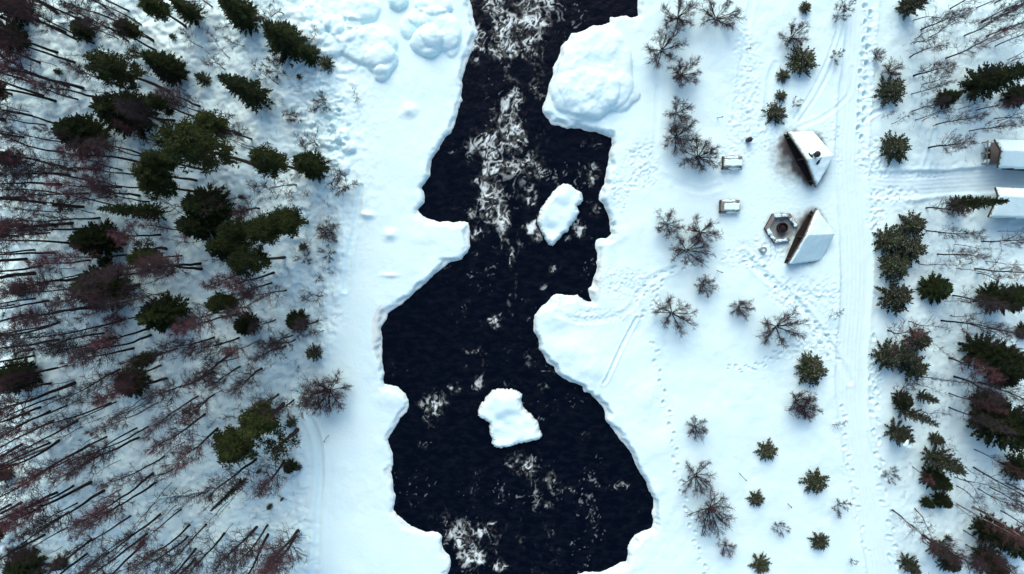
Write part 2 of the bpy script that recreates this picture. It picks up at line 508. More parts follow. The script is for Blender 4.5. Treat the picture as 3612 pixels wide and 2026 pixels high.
# snow-capped boulders: (sheet x, y, rx, ry in sheet px, height m)
MOUNDS = [(1403, 2, 32, 30, .75), (1506, 146, 56, 54, .95), (1552, 104, 74, 72, .75), (1302, 155, 98, 72, .70), (1346, 212, 54, 52, .62), (1346, 258, 26, 24, .50),
          (1182, 89, 34, 34, .55), (1135, 83, 32, 34, .5), (1246, 80, 26, 24, .45), (1270, 28, 74, 44, .5), (1437, 91, 27, 42, .42), (1534, 18, 60, 40, .6),
          (1105, 122, 50, 42, .5), (1162, 158, 58, 40, .42), (1215, 120, 40, 30, .35), (1100, 40, 40, 30, .35), (1440, 388, 28, 26, .5), (1288, 756, 20, 12, .35), (1373, 828, 25, 22, .5),
          (1374, 972, 36, 9, .25), (1205, 480, 24, 30, .6), (1170, 445, 20, 18, .4), (1225, 520, 26, 22, .5), (1180, 560, 30, 24, .4), (1150, 500, 24, 20, .4), (1213, 590, 20, 20, .4),
          (1300, 760, 22, 14, .3), (1480, 60, 40, 30, .4), (1590, 140, 30, 60, .25),
          (2094, 262, 140, 150, .75), (2060, 330, 120, 80, .85), (2190, 330, 60, 60, .5), (2020, 1240, 90, 60, .45), (2080, 1300, 80, 50, .4), (1960, 1120, 60, 50, .35),
          (2290, 1400, 70, 90, .35), (2350, 1560, 60, 80, .3), (2340, 1130, 50, 50, .3), (2130, 690, 40, 60, .3), (2150, 860, 30, 60, .3), (1480, 830, 90, 60, .2), (1380, 1400, 60, 50, .3)]
for i, (mx, my, rx, ry, mh) in enumerate(MOUNDS):
    cx, cy = P(mx, my)
    rx *= M_PER_PX; ry *= M_PER_PX
    i0, i1 = np.searchsorted(gx, [cx - rx * 1.6, cx + rx * 1.6]); j0, j1 = np.searchsorted(gy, [cy - ry * 1.6, cy + ry * 1.6])
    xs, ys = X[j0:j1, i0:i1], Y[j0:j1, i0:i1]
    dx, dy = (xs - cx) / rx, (ys - cy) / ry
    q = dx * dx + dy * dy
    big = max(1.0, (rx + ry) / 2)
    q = q * (1 + 0.5 * fbm(xs * 0.9 / big, ys * 0.9 / big, 2, 40 + i))
    prof = np.clip(1 - q ** 2.0, 0, 1) ** 0.52 * (.82 + .35 * fbm(xs * .6, ys * .6, 3, 65 + i))
    zb = Z[j0:j1, i0:i1]
    if mx > 1900 and my > 600 or (mx > 1260 and my > 350 and mx < 1700):
        Z[j0:j1, i0:i1] = zb + .8 * mh * np.exp(-1.6 * q) * smooth(2.3, 1.2, q)
        continue
    Z[j0:j1, i0:i1] = np.where(prof > 0, np.maximum(zb, zb * (1 - .4 * prof) + mh * prof * (1 + .12 * fbm(xs * 1.3, ys * 1.3, 2, 60 + i))), zb)

# trodden yard round the shelters
def ell(t, x, y, rx, ry):
    c = T(t, x, y); k = (SW / 2576 if t == 'O' else S) * M_PER_PX
    return np.sqrt(((X - c[0]) / (rx * k)) ** 2 + ((Y - c[1]) / (ry * k)) ** 2)
m_yard = smooth(1.15, .75, ell('O', 1990, 500, 150, 190) + .15 * fbm(X / 2, Y / 2, 2, 30))
Z = Z * (1 - m_yard) + m_yard * (Z * 0.25)
Z += m_yard * 0.015 * fbm(X * 2.2, Y * 2.2, 3, 31)

# packed roads
ROAD = spline(bl([(2168, -120), (2160, 100), (2148, 250), (2138, 400), (2145, 520), (2152, 650), (2150, 760), (2142, 880), (2140, 1000), (2150, 1100), (2172, 1200), (2192, 1300), (2218, 1445), (2240, 1600)]))
SIDE = spline(bl([(2160, 456), (2250, 466), (2400, 458), (2576, 448), (2760, 440)]))
TRAIL = spline(bl([(2125, -20), (2110, 60), (2088, 150), (2050, 235), (2005, 300), (1985, 330)]))
road_mask = np.zeros(X.shape)
for pts, hw, deep in ((SIDE, 1.05, .08), (ROAD, 1.35, .13)):
    i0, i1 = np.searchsorted(gx, [min(p[0] for p in pts) - 4, max(p[0] for p in pts) + 4])
    xs, ys = X[:, i0:i1], Y[:, i0:i1]
    d, lat, run = line_d(xs, ys, pts)
    w = hw + .25 * fbm(run / 4, lat * 0 + hw, 2, 33)
    mk = smooth(w + .35, w - .1, d) * smooth(.2, 3.0, run)
    berm = np.exp(-((d - w - .35) / .28) ** 2) * smooth(.5, 4.0, run) * (0.10 + 0.16 * np.abs(fbm(xs * 1.5, ys * 1.5, 3, 34)))
    rut = 0.030 * np.cos(2 * np.pi * lat / 0.42) * np.exp(-((np.abs(lat) - .55) / .5) ** 2) * (0.4 + np.clip(fbm(run / 3, lat * 2, 2, 35) + .5, 0, 1))
    zz = Z[:, i0:i1]
    Z[:, i0:i1] = zz * (1 - mk) + mk * (0.35 * zz - deep + rut + .015 * fbm(xs * 3, ys * 3, 2, 36)) + berm * (1 - mk) * (1 - .9 * m_yard[:, i0:i1]) * (1 - road_mask[:, i0:i1])
    road_mask[:, i0:i1] = np.maximum(road_mask[:, i0:i1], mk)
# single trenches: snowmobile lines and snowshoe tracks
TRENCHES = [(bl([(745, 985), (768, 1040), (790, 1085), (803, 1140), (803, 1220), (797, 1300), (796, 1380), (790, 1460)]), .34, .20),
            (bl([(905, 470), (893, 560), (880, 620), (872, 690), (866, 730)]), .28, .14),
            (bl([(1602, 800), (1560, 880), (1530, 945), (1518, 965)]), .17, .18),
            (bl([(1400, 788), (1450, 805), (1500, 806), (1545, 798), (1585, 775), (1610, 735), (1640, 700), (1700, 675)]), .30, .06),
            (bl([(2020, 410), (1960, 420)]), .3, .06),
            (bl([(1893, 0), (1880, 60), (1872, 130), (1862, 200), (1850, 300)]), .30, .06),
            (bl([(1950, 160), (1935, 200), (1930, 260), (1915, 320)]), .28, .06),
            (bl([(2115, 0), (2105, 80), (2075, 165), (2040, 235), (1998, 300)]), .16, .07),
            (bl([(2128, 0), (2118, 85), (2090, 172), (2054, 243), (2010, 308)]), .16, .07),
            (bl([(2145, 170), (2140, 230), (2105, 270), (2060, 300), (2010, 320)]), .2, .05),
            (bl([(1640, 430), (1700, 460), (1760, 480), (1810, 470)]), .3, .035),
            (bl([(1870, 640), (1920, 690), (1990, 750), (2050, 815), (2110, 905), (2140, 960)]), .35, .09),
            (bl([(2180, 300), (2200, 285), (2230, 270)]), .2, .14),
            (bl([(2460, 590), (2480, 640), (2500, 700)]), .25, .12),
            (bl([(2350, 330), (2340, 370), (2325, 420)]), .2, .1),
            (bl([(745, 90), (735, 130), (720, 170)]), .25, .16),
            (bl([(1655, 220), (1650, 330), (1640, 420)]), .25, .03)]
for pts, w, dp in TRENCHES:
    pts = spline(pts)
    i0, i1 = np.searchsorted(gx, [min(p[0] for p in pts) - 2, max(p[0] for p in pts) + 2])
    j0, j1 = np.searchsorted(gy, [min(p[1] for p in pts) - 2, max(p[1] for p in pts) + 2])
    d, lat, run = line_d(X[j0:j1, i0:i1], Y[j0:j1, i0:i1], pts)
    d = d + .06 * fbm(X[j0:j1, i0:i1] * 2, Y[j0:j1, i0:i1] * 2, 2, 37)
    Z[j0:j1, i0:i1] += -dp * np.exp(-(d / w) ** 4) + .45 * dp * np.exp(-((d - w * 1.6) / (w * .5)) ** 2)

# footprints
frng = random.Random(11)
def stamp(x, y, a, b, rot, depth):
    r = max(a, b) * 2.2
    i0, i1 = np.searchsorted(gx, [x - r, x + r]); j0, j1 = np.searchsorted(gy, [y - r, y + r])
    dx, dy = X[j0:j1, i0:i1] - x, Y[j0:j1, i0:i1] - y
    c, s = math.cos(rot), math.sin(rot)
    u, v = (dx * c + dy * s) / a, (-dx * s + dy * c) / b
    q = u * u + v * v
    Z[j0:j1, i0:i1] += -depth * np.exp(-q * q) + depth * .22 * np.exp(-((np.sqrt(q) - 1.5) / .4) ** 2)
def walk(pts, step=.62, off=.14, depth=.14, jit=.05, size=.17):
    pts = spline(bl(pts), 10)
    acc = 0; side = 1
    for (ax, ay), (bx, by) in zip(pts[:-1], pts[1:]):
        L = math.hypot(bx - ax, by - ay); acc += L
        if acc > step:
            acc = 0; side = -side
            ux, uy = (bx - ax) / L, (by - ay) / L
            stamp(ax - uy * off * side + frng.uniform(-jit, jit), ay + ux * off * side + frng.uniform(-jit, jit),
                  size * frng.uniform(.85, 1.2), size * .65, math.atan2(uy, ux) + frng.uniform(-.2, .2), 1.35 * depth * frng.uniform(.6, 1.2))
walk([(1828, 912), (1850, 923), (1885, 926), (1925, 908), (1965, 885), (2005, 868)], .5, .18)
walk([(1826, 918), (1850, 930), (1890, 930), (1930, 914), (1990, 878), (2040, 850)], .55, .2)
for k in range(2):
    walk([(1640 + 6 * k, 850), (1662, 960), (1690, 1090), (1703, 1190), (1735, 1300), (1762, 1400), (1778, 1450)], .7, .2, .17, .1, .2)
    walk([(2186 - 5 * k, 0), (2180, 100), (2172, 200), (2168, 290), (2160, 360)], .6, .25, .2, .12, .24)
    walk([(2205 + 6 * k, 830), (2200, 960), (2203, 1060), (2212, 1150), (2225, 1250), (2240, 1330), (2250, 1440)], .8, .3, .2, .2, .22)
    walk([(2120 + 6 * k, 1010), (2122, 1080), (2140, 1180), (2160, 1290), (2185, 1420)], .9, .2, .14, .2, .2)
    walk([(1870, 640 + 8 * k), (1930, 690), (2000, 760), (2060, 830), (2110, 920)], .5, .3, .16, .2, .2)
    walk([(1590, 760 + 10 * k), (1640, 715), (1700, 680), (1760, 660), (1850, 640)], .5, .3, .13, .2, .18)
    walk([(1605, 800), (1640, 770 + 9 * k), (1660, 720)], .5, .25, .13, .2, .18)
def trample(t, cx, cy, rx, ry, n, size=.2, depth=.13):
    e = ell(t, cx, cy, rx, ry) + .35 * fbm(X / 1.4, Y / 1.4, 3, 90 + n)
    m = smooth(1.15, .45, e)
    ii = np.where(m.max(0) > 0)[0]; jj = np.where(m.max(1) > 0)[0]
    i0, i1, j0, j1 = ii[0], ii[-1] + 1, jj[0], jj[-1] + 1
    xs, ys, mm = X[j0:j1, i0:i1], Y[j0:j1, i0:i1], m[j0:j1, i0:i1]
    a = fbm(xs / (size * 2.6), ys / (size * 2.6), 3, 120 + n)
    b = fbm(xs / (size * 1.3) + a, ys / (size * 1.3), 2, 140 + n)
    Z[j0:j1, i0:i1] += 2.2 * mm * depth * (1.1 * (np.abs(a) - .22) + .7 * np.minimum(b, .1))
    for _ in range(n // 3):
        a = frng.uniform(0, 6.283); r = math.sqrt(frng.random())
        x, y = T(t, cx + rx * r * math.cos(a), cy + ry * r * math.sin(a))
        stamp(x, y, size * frng.uniform(.6, 1.1), size * frng.uniform(.35, .6), frng.uniform(0, 3.14), depth * frng.uniform(.2, .7))
trample('O', 1615, 415, 45, 70, 150)
trample('O', 1570, 715, 70, 45, 220, .17, .10)
trample('O', 1500, 795, 90, 22, 90, .2, .1)
trample('O', 1560, 480, 30, 60, 40)
trample('O', 1900, 330, 90, 70, 160, .22, .09)
trample('O', 1880, 200, 40, 160, 140, .25, .1)
trample('O', 1830, 400, 60, 40, 60, .2, .08)
trample('O', 1900, 640, 90, 45, 130, .22, .12)
trample('O', 2000, 740, 80, 45, 150, .26, .13)
trample('O', 2060, 860, 60, 50, 110, .24, .13)
trample('O', 2090, 330, 40, 30, 100, .16, .08)
trample('O', 2110, 390, 14, 60, 90, .16, .08)
trample('O', 2200, 400, 45, 60, 170, .24, .12)
trample('O', 2300, 440, 100, 12, 130, .2, .12)
trample('O', 2250, 490, 60, 22, 160, .26, .15)
trample('O', 2205, 545, 22, 60, 120, .24, .14)
trample('O', 2185, 160, 20, 170, 150, .24, .11)
trample('O', 2205, 950, 18, 90, 110, .24, .13)
trample('O', 2085, 740, 40, 60, 60, .22, .08)
trample('O', 1985, 880, 70, 30, 60, .2, .1)
trample('O', 2000, 505, 150, 170, 260, .2, .025)
trample('O', 845, 330, 30, 130, 110, .34, .22)
trample('O', 780, 240, 60, 180, 120, .4, .2)

# river banks: an icy lip at the water, then the step of the snow pack
lipw = np.clip(0.12 + 0.85 * fbm(X / 2.3, Y / 2.3, 3, 50), 0.02, 1.0)
Zland = np.maximum(Z, ZW + .30)
s1 = smooth(0.0, 0.16, rdn)
s2 = np.clip((rdn - .10 - lipw) / .34, 0, 1) ** .6
lipz = ZW + .16 + .06 * fbm(X, Y, 2, 51)
Zb = ZW - .03 + (lipz - ZW + .03) * s1
Zb = Zb + (Zland - lipz) * s2
Zb = np.where(rdn < 0, ZW - .03 + np.maximum(rdn, -.7) * 2.2, Zb)
Z = np.where(rdn < 3.0, Zb, Z)
ice = np.clip(smooth(.30 + lipw, .05 + lipw * .8, rdn) * (rdn > -.1), 0, 1) * .75
icelip = ell('E', 290, 1050, 60, 230)
ice = np.maximum(ice, .8 * smooth(1.1, .8, icelip + .12 * fbm(X, Y, 2, 52)) * (rdn < 1.2))
ice = np.maximum(ice, .8 * smooth(1.15, .8, ell('E', 1925, 640, 40, 180) + .12 * fbm(X, Y, 2, 53)))

# soot and trampled dirt by the fire places, plus painted shade under shelter roofs
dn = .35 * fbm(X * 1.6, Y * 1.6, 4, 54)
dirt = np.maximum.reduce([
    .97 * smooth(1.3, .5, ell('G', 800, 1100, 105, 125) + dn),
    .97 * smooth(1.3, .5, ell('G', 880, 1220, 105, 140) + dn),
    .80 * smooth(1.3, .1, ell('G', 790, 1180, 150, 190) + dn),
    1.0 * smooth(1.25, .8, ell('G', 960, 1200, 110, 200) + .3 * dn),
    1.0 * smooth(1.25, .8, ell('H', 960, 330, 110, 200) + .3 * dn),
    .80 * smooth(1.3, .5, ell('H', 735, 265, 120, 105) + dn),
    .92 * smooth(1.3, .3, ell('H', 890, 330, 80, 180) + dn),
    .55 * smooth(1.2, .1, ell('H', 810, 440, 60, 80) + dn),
    .60 * smooth(1.2, .2, ell('S', 2585, 576, 95, 65) + dn),
    .60 * smooth(1.2, .2, ell('S', 2577, 730, 95, 65) + dn),
    .85 * smooth(1.2, .2, ell('E', 1850, 790, 40, 40) + dn) * (rdn < .9),
    .35 * smooth(1.2, .1, ell('G', 2290, 1160, 80, 100) + dn)])

cx_, cy_ = .25 * (road_mask[:-1, :-1] + road_mask[1:, :-1] + road_mask[:-1, 1:] + road_mask[1:, 1:]), None
on_road = cx_ > .5
GZ = Z
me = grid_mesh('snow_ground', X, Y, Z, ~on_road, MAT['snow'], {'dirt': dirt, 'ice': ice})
tag(put('snow_ground', me), 'deep white snow covering both river banks and the forest floor', 'snow', kind='structure')
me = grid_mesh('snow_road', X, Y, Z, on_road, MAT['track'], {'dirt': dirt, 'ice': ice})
tag(put('snow_road', me), 'packed snow road running down beside the shelters with a side branch', 'road', kind='structure')

def gz(x, y):
    i = min(max(int(np.searchsorted(gx, x)), 1), len(gx) - 1); j = min(max(int(np.searchsorted(gy, y)), 1), len(gy) - 1)
    a = (x - gx[i - 1]) / (gx[i] - gx[i - 1]); b = (y - gy[j - 1]) / (gy[j] - gy[j - 1])
    return float((GZ[j - 1, i - 1] * (1 - a) + GZ[j - 1, i] * a) * (1 - b) + (GZ[j, i - 1] * (1 - a) + GZ[j, i] * a) * b)

# ------------------------------------------------------------------ river water with foam
wx = np.arange(-27, 19, 0.085)
wy = np.concatenate([np.arange(-140, -41, 3.0), np.arange(-41, 27.5, 0.085), np.arange(28, 130, 3.0)])
WX, WY = np.meshgrid(wx, wy)
FOAM = [('D', 1300, 120, 250, 150, 1), ('D', 1150, 250, 150, 130, .85), ('D', 1400, 300, 110, 70, .6), ('D', 1080, 60, 90, 90, .7), ('D', 1500, 60, 120, 90, .9), ('D', 1480, 200, 110, 90, .9), ('D', 1200, 380, 160, 85, 1), ('D', 1020, 470, 60, 50, .8), ('D', 1330, 800, 60, 160, .6), ('D', 1320, 1000, 40, 80, .95), ('D', 1120, 1120, 170, 130, .75), ('D', 1280, 1130, 90, 90, .8),
        ('D', 1270, 1250, 150, 80, .75), ('D', 1090, 1220, 60, 50, .9), ('D', 1890, 1100, 70, 55, .55), ('D', 1450, 890, 110, 80, .5), ('D', 840, 1140, 40, 25, .65), ('D', 1030, 1370, 90, 60, .6), ('D', 1900, 1380, 60, 70, .65), ('D', 1880, 1260, 50, 40, .5), ('D', 1100, 900, 150, 120, .4), ('D', 1450, 1340, 110, 90, .5), ('D', 1600, 380, 40, 160, .4), ('D', 1690, 50, 60, 60, .45),
        ('E', 1110, 50, 85, 95, 1), ('E', 1180, 240, 72, 85, .95), ('E', 1400, 60, 80, 110, .85), ('E', 1430, 270, 55, 90, .95), ('E', 1470, 340, 50, 40, .8), ('E', 1900, 120, 50, 80, .7), ('E', 1780, 270, 45, 65, .85), ('E', 985, 160, 40, 60, .7), ('E', 1000, 330, 45, 80, .6), ('E', 1700, 340, 60, 25, .5), ('E', 1280, 20, 150, 90, .35), ('E', 880, 120, 80, 120, .25),
        ('E', 1580, 580, 50, 35, .6), ('E', 1500, 490, 40, 25, .4), ('E', 1410, 710, 50, 30, .55), ('E', 1520, 710, 50, 35, .55), ('E', 1390, 810, 35, 30, .55), ('E', 1170, 980, 60, 70, .6), ('E', 990, 1190, 70, 40, .5), ('E', 950, 1320, 30, 50, .45), ('E', 1090, 870, 30, 60, .35), ('E', 375, 1330, 60, 60, .5), ('E', 500, 1310, 60, 60, .3), ('E', 1500, 1320, 100, 60, .35),
        ('F', 700, 180, 110, 110, .55), ('F', 620, 300, 55, 40, .65), ('F', 655, 350, 40, 30, .55), ('F', 620, 480, 60, 50, .4), ('F', 1040, 30, 50, 60, .6), ('F', 850, 70, 60, 60, .5), ('F', 1500, 60, 60, 50, .55), ('F', 1560, 220, 60, 60, .35), ('F', 1390, 640, 130, 110, .65), ('F', 1320, 530, 80, 40, .45), ('F', 1570, 770, 45, 70, .8), ('F', 1720, 820, 70, 50, .65),
        ('F', 2080, 790, 70, 35, .65), ('F', 930, 1170, 190, 120, .9), ('F', 950, 1330, 70, 80, .85), ('F', 1040, 1330, 60, 60, .9), ('F', 1200, 1390, 80, 45, .9), ('F', 1150, 1230, 50, 110, .6), ('F', 1470, 900, 60, 90, .45), ('F', 1570, 930, 60, 60, .4), ('F', 1350, 1180, 40, 60, .4), ('F', 2200, 960, 80, 60, .35), ('F', 1560, 1150, 60, 50, .35), ('F', 1100, 1150, 200, 150, .3), ('F', 880, 890, 100, 60, .25), ('F', 1800, 420, 100, 60, .3), ('F', 1620, 1080, 70, 40, .3), ('F', 700, 1040, 80, 50, .4)]
mask = np.zeros(WX.shape)
for t, cx, cy, rx, ry, s in FOAM:
    c = T(t, cx, cy, ZW); k = S * M_PER_PX * 1.25
    i0, i1 = np.searchsorted(wx, [c[0] - 2.2 * rx * k, c[0] + 2.2 * rx * k]); j0, j1 = np.searchsorted(wy, [c[1] - 2.2 * ry * k, c[1] + 2.2 * ry * k])
    a, b = (WX[j0:j1, i0:i1] - c[0]) / (rx * k), (WY[j0:j1, i0:i1] - c[1]) / (ry * k)
    q = a * a + b * b
    # rollers break downstream: sharper at the lower (downstream) side, trailing off above
    q = q * np.where(b < 0, 1.5, .75)
    q = q * (1 + .8 * fbm(WX[j0:j1, i0:i1] * .7, WY[j0:j1, i0:i1] * .45, 2, 89))
    mask[j0:j1, i0:i1] = np.maximum(mask[j0:j1, i0:i1], s * np.exp(-q ** 1.2))
w1 = fbm(WX * .45, WY * .40, 2, 70); w2 = fbm(WX * .45, WY * .40, 2, 71); w3 = fbm(WX * 1.1, WY * 1.0, 2, 76)
n3 = fbm(WX * 2.6, WY * 2.2, 2, 78)
cols = fbm(WX * .55 + .8 * w2, WY * .13, 2, 86)                 # the flow draws foam out into columns
# broken rollers: a sharp white front downstream, torn lacy water trailing off upstream
phi = WY * .50 + 1.5 * w1 + .9 * w3 + .12 * n3
fr = phi - np.floor(phi)
roll = np.exp(-fr * 4.5) * smooth(-.10, .30, fbm(WX * .8 + 3, WY * .5, 2, 85))
lace = np.clip(1 - np.abs(fbm(WX * .95 + 1.6 * w1 + .55 * w3, WY * .42 + 1.2 * w2, 2, 72)) * 5.0, 0, 1)
lace2 = np.clip(1 - np.abs(fbm(WX * 1.6 + 1.2 * w2 + .5 * w3, WY * 1.25 + 1.2 * w1, 2, 75)) * 4.5, 0, 1)
band = .58 * smooth(1.1, .2, np.abs((WX - T('D', 1250, 0)[0]) / 5.5)) * smooth(-1, 3, WY + 4) + .27 * smooth(1.1, .3, np.abs((WX - T('F', 1250, 0)[0]) / 9.0)) * smooth(3, -3, WY + 4)
mask = np.maximum(mask, band * smooth(-.25, .3, cols)) * np.clip(1 + 1.2 * fbm(WX * .4, WY * .4, 2, 79) + .8 * cols, .15, 1.5)
mask = np.clip(mask, 0, 1.1)
lace = lace * smooth(-.40, .02, fbm(WX * 1.1, WY * .8, 2, 87))
lace2 = lace2 * smooth(-.40, .02, fbm(WX * 1.7 + 5, WY * 1.3, 2, 91))
dense = smooth(.40, .85, mask)
tex = np.maximum(np.maximum(roll * (.4 + .6 * dense), .95 * lace ** 1.3), .75 * lace2 ** 1.6 * dense)
foam = smooth(.32, .84, tex * (.35 + .9 * mask) + .30 * (mask - .6) + (.10 + .12 * dense) * n3) * smooth(.10, .42, mask)
foam = foam * (.40 + .60 * smooth(.25, .95, mask + .5 * n3)) * (.55 + .45 * smooth(-.2, .25, fbm(WX * .7, WY * .6, 2, 88)))
churn = smooth(.15, .9, mask * .8 + .35 * tex + 1.0 * n3 - .12) * smooth(.18, .75, mask) * .85
spark = smooth(.45, .9, lace * (.4 + .6 * lace2) + 1.3 * fbm(WX * .22, WY * .12, 2, 83) + .2 * n3 - .46) * .25
foam = np.clip(np.maximum(foam, spark), 0, 1)
WZ = ZW + .05 * fbm(WX * .8, WY * .9, 4, 81) + .10 * mask * fbm(WX * 1.5, WY * 1.6, 3, 82) + .06 * foam * mask
wkeep = np.ones((len(wy) - 1, len(wx) - 1), bool)
me = grid_mesh('river_water', WX, WY, WZ, wkeep, MAT['water'], {'foam': foam, 'churn': churn})
tag(put('river_water', me), 'black fast river water streaked with white foam', 'river', kind='structure')

# snow-covered rocks standing in the river
for t, pl, lab, seed, th, lumps in (('O', ISLAND_A, 'small jagged snow island among the foam near the upper rapids', 5, 1.0, [(1420, 500, .9, .25), (1385, 580, .8, -.25)]),
                             ('F', ISLAND_B, 'larger snow-capped islet alone in the dark lower pool', 9, 1.0, [(1220, 150, 1.2, .3), (1330, 400, .9, .15), (1180, 300, .5, -.2), (1400, 330, .5, -.15)])):
    poly = [T(t, x, y, ZW + .2) for x, y in pl]
    lm = [(*T(t, x, y, 0), r, h) for x, y, r, h in lumps]
    me = snow_cap_mesh('snow_island', poly, lambda a, b: ZW - .12 + 0 * a, th, .06, .60, .34, .18, seed, .45, lm, .9)
    tag(put('snow_island', me), lab, 'island', 'snow islands in the river')
# ------------------------------------------------------------------ shelters, tables, fire ring, cabins
def plane3(a, b, c):
    n = (Vector(b) - Vector(a)).cross(Vector(c) - Vector(a))
    return lambda x, y: a[2] - (n.x * (x - a[0]) + n.y * (y - a[1])) / n.z

def prism(poly, zf_top, zf_bot):
    V = []; F = []
    n = len(poly)
    for f in (zf_bot, zf_top):
        for p in poly:
            V.append((p[0], p[1], float(f(p[0], p[1]))))
    F.append(tuple(reversed(range(n)))); F.append(tuple(range(n, 2 * n)))
    for k in range(n):
        F.append((k, (k + 1) % n, n + (k + 1) % n, n + k))
    return V, F

def ccw(poly):
    a = sum(poly[i][0] * poly[(i + 1) % len(poly)][1] - poly[(i + 1) % len(poly)][0] * poly[i][1] for i in range(len(poly)))
    return poly if a > 0 else poly[::-1]

def lerp(a, b, t):
    return tuple(a[i] + (b[i] - a[i]) * t for i in range(len(a)))

def beam(name, a, b, w, h, mat, parent, up=(0, 0, 1)):
    a, b = Vector(a), Vector(b)
    d = b - a
    me = box_mesh(name, (d.length, w, h), mat)
    o = put(name, me, parent, (a + b) / 2)
    x = d.normalized(); y = Vector(up).cross(x)
    if y.length < 1e-4: y = Vector((0, 1, 0)).cross(x)
    y.normalize(); z = x.cross(y)
    from mathutils import Matrix
    o.rotation_euler = Matrix((x, y, z)).transposed().to_euler()
    return o

def shelter(label, f1, f2, mid, backs, ridge_back, holes=False, seed=1):
    """half-hexagon lean-to: open gabled front between f1 and f2, low eaves behind"""
    ZE, ZM, ZB = 1.25, 2.45, .85
    F1 = (*P(*f1, ZE + .25), ZE); F2 = (*P(*f2, ZE + .25), ZE); Mp = (*P(*mid, ZM + .25), ZM)
    # straighten the front: the apex stands over the middle of the front line
    B = [(*P(*b, ZB + .25), ZB) for b in backs]
    R = B[ridge_back]
    pa = plane3(Mp, F1, R); pb = plane3(Mp, R, F2)
    roofz = lambda x, y: np.minimum(pa(x, y), pb(x, y))
    print('SHELTER corners', [round(float(roofz(b[0], b[1])), 2) for b in B])
    poly = [F1[:2]] + [b[:2] for b in B] + [F2[:2], Mp[:2]]
    poly = ccw(poly)
    base = ((F1[0] + F2[0]) / 2, (F1[1] + F2[1]) / 2)
    root = empty('lean_to_shelter', (0, 0, 0))
    c = np.mean(np.array(poly), axis=0)
    grow = lambda k: [(c[0] + (p[0] - c[0]) * k, c[1] + (p[1] - c[1]) * k) for p in poly]
    # roof deck of two slopes
    iF1, iR, iF2, iM = F1[:2], R[:2], F2[:2], Mp[:2]
    upper = ccw([iF1] + [b[:2] for b in B[:ridge_back + 1]] + [iM]) if True else None
    lower = ccw([iR] + [b[:2] for b in B[ridge_back + 1:]] + [iF2, iM])
    for i, (pl, pz) in enumerate(((upper, pa), (lower, pb))):
        V, Fc = prism(pl, lambda x, y: float(pz(x, y)) - .01, lambda x, y: float(pz(x, y)) - .13)
        put('roof_slope', mesh_from('roof_slope', V, Fc, MAT['darkwood']), root)
    # fascia boards along the gabled front
    for a, b in ((F1, Mp), (Mp, F2)):
        d = Vector((b[0] - a[0], b[1] - a[1], 0)).normalized(); nrm = Vector((-d.y, d.x, 0))
        if nrm.x > 0: nrm = -nrm
        o = nrm * .05
        fb = beam('fascia_board', Vector(a) + o + Vector((0, 0, -.02)), Vector(b) + o + Vector((0, 0, -.02)), .05, .24, MAT['darkwood'], root)
        beam('edge_trim', Vector(a) + o * .9 + Vector((0, 0, .12)), Vector(b) + o * .9 + Vector((0, 0, .12)), .045, .03, MAT['trim'], root)
    # plank walls round the back
    ring = [F1] + B + [F2]
    for a, b in zip(ring[:-1], ring[1:]):
        a2 = lerp(a[:2], c, .10); b2 = lerp(b[:2], c, .10)
        L = math.hypot(b2[0] - a2[0], b2[1] - a2[1]); n = max(2, int(L / .5))
        for k in range(n):
            p0, p1 = lerp(a2, b2, (k + .02) / n), lerp(a2, b2, (k + .98) / n)
            m = lerp(p0, p1, .5)
            zt = float(roofz(*lerp(m, c, .02))) - .16; zb = gz(*m) - .1
            me = box_mesh('wall_plank', (math.hypot(p1[0] - p0[0], p1[1] - p0[1]), .06, max(.2, zt - zb)), MAT['darkwood'])
            put('wall_plank', me, root, (m[0], m[1], (zt + zb) / 2), (0, 0, math.atan2(p1[1] - p0[1], p1[0] - p0[0])))
    # posts, sleeping bench and floor
    for t in (.06, .5, .94):
        q = lerp(lerp(F1[:2], F2[:2], t), c, .10)
        zt = float(roofz(*q)) - .13; zb = gz(*q) - .2
        V = []; Fc = []
        tube(V, Fc, [(0, 0, 0), (0, 0, zt - zb)], [.09, .08], 10)
        put('post', mesh_from('post', V, Fc, MAT['darkwood']), root, (q[0], q[1], zb))
    ang = math.atan2(F2[1] - F1[1], F2[0] - F1[0])
    inw = Vector((c[0] - base[0], c[1] - base[1], 0)).normalized()
    for k in range(5):
        q = Vector((base[0], base[1], 0)) + inw * (.75 + k * .27)
        me = box_mesh('bench_plank', (4.3 - k * .35, .24, .05), MAT['darkwood'])
        put('bench_plank', me, root, (q.x, q.y, gz(q.x, q.y) + .42), (0, 0, ang))
    me = box_mesh('bench_front', (4.3, .06, .42), MAT['darkwood'])
    q = Vector((base[0], base[1], 0)) + inw * .62
    put('bench_front', me, root, (q.x, q.y, gz(q.x, q.y) + .2), (0, 0, ang))
    # trodden sooty floor inside, its near-black colour also painting the interior shade
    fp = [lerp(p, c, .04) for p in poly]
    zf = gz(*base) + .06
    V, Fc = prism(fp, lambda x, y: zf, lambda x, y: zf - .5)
    put('floor', mesh_from('floor', V, Fc, MAT['ash_shade']), root)
    lumps = [(*P(2900, 520, 2), .8, .15)] if holes else []
    me = snow_cap_mesh('roof_snow', grow(.992), roofz, .34, .055, .24, .10, .10, seed, .7, lumps)
    put('roof_snow', me, root)
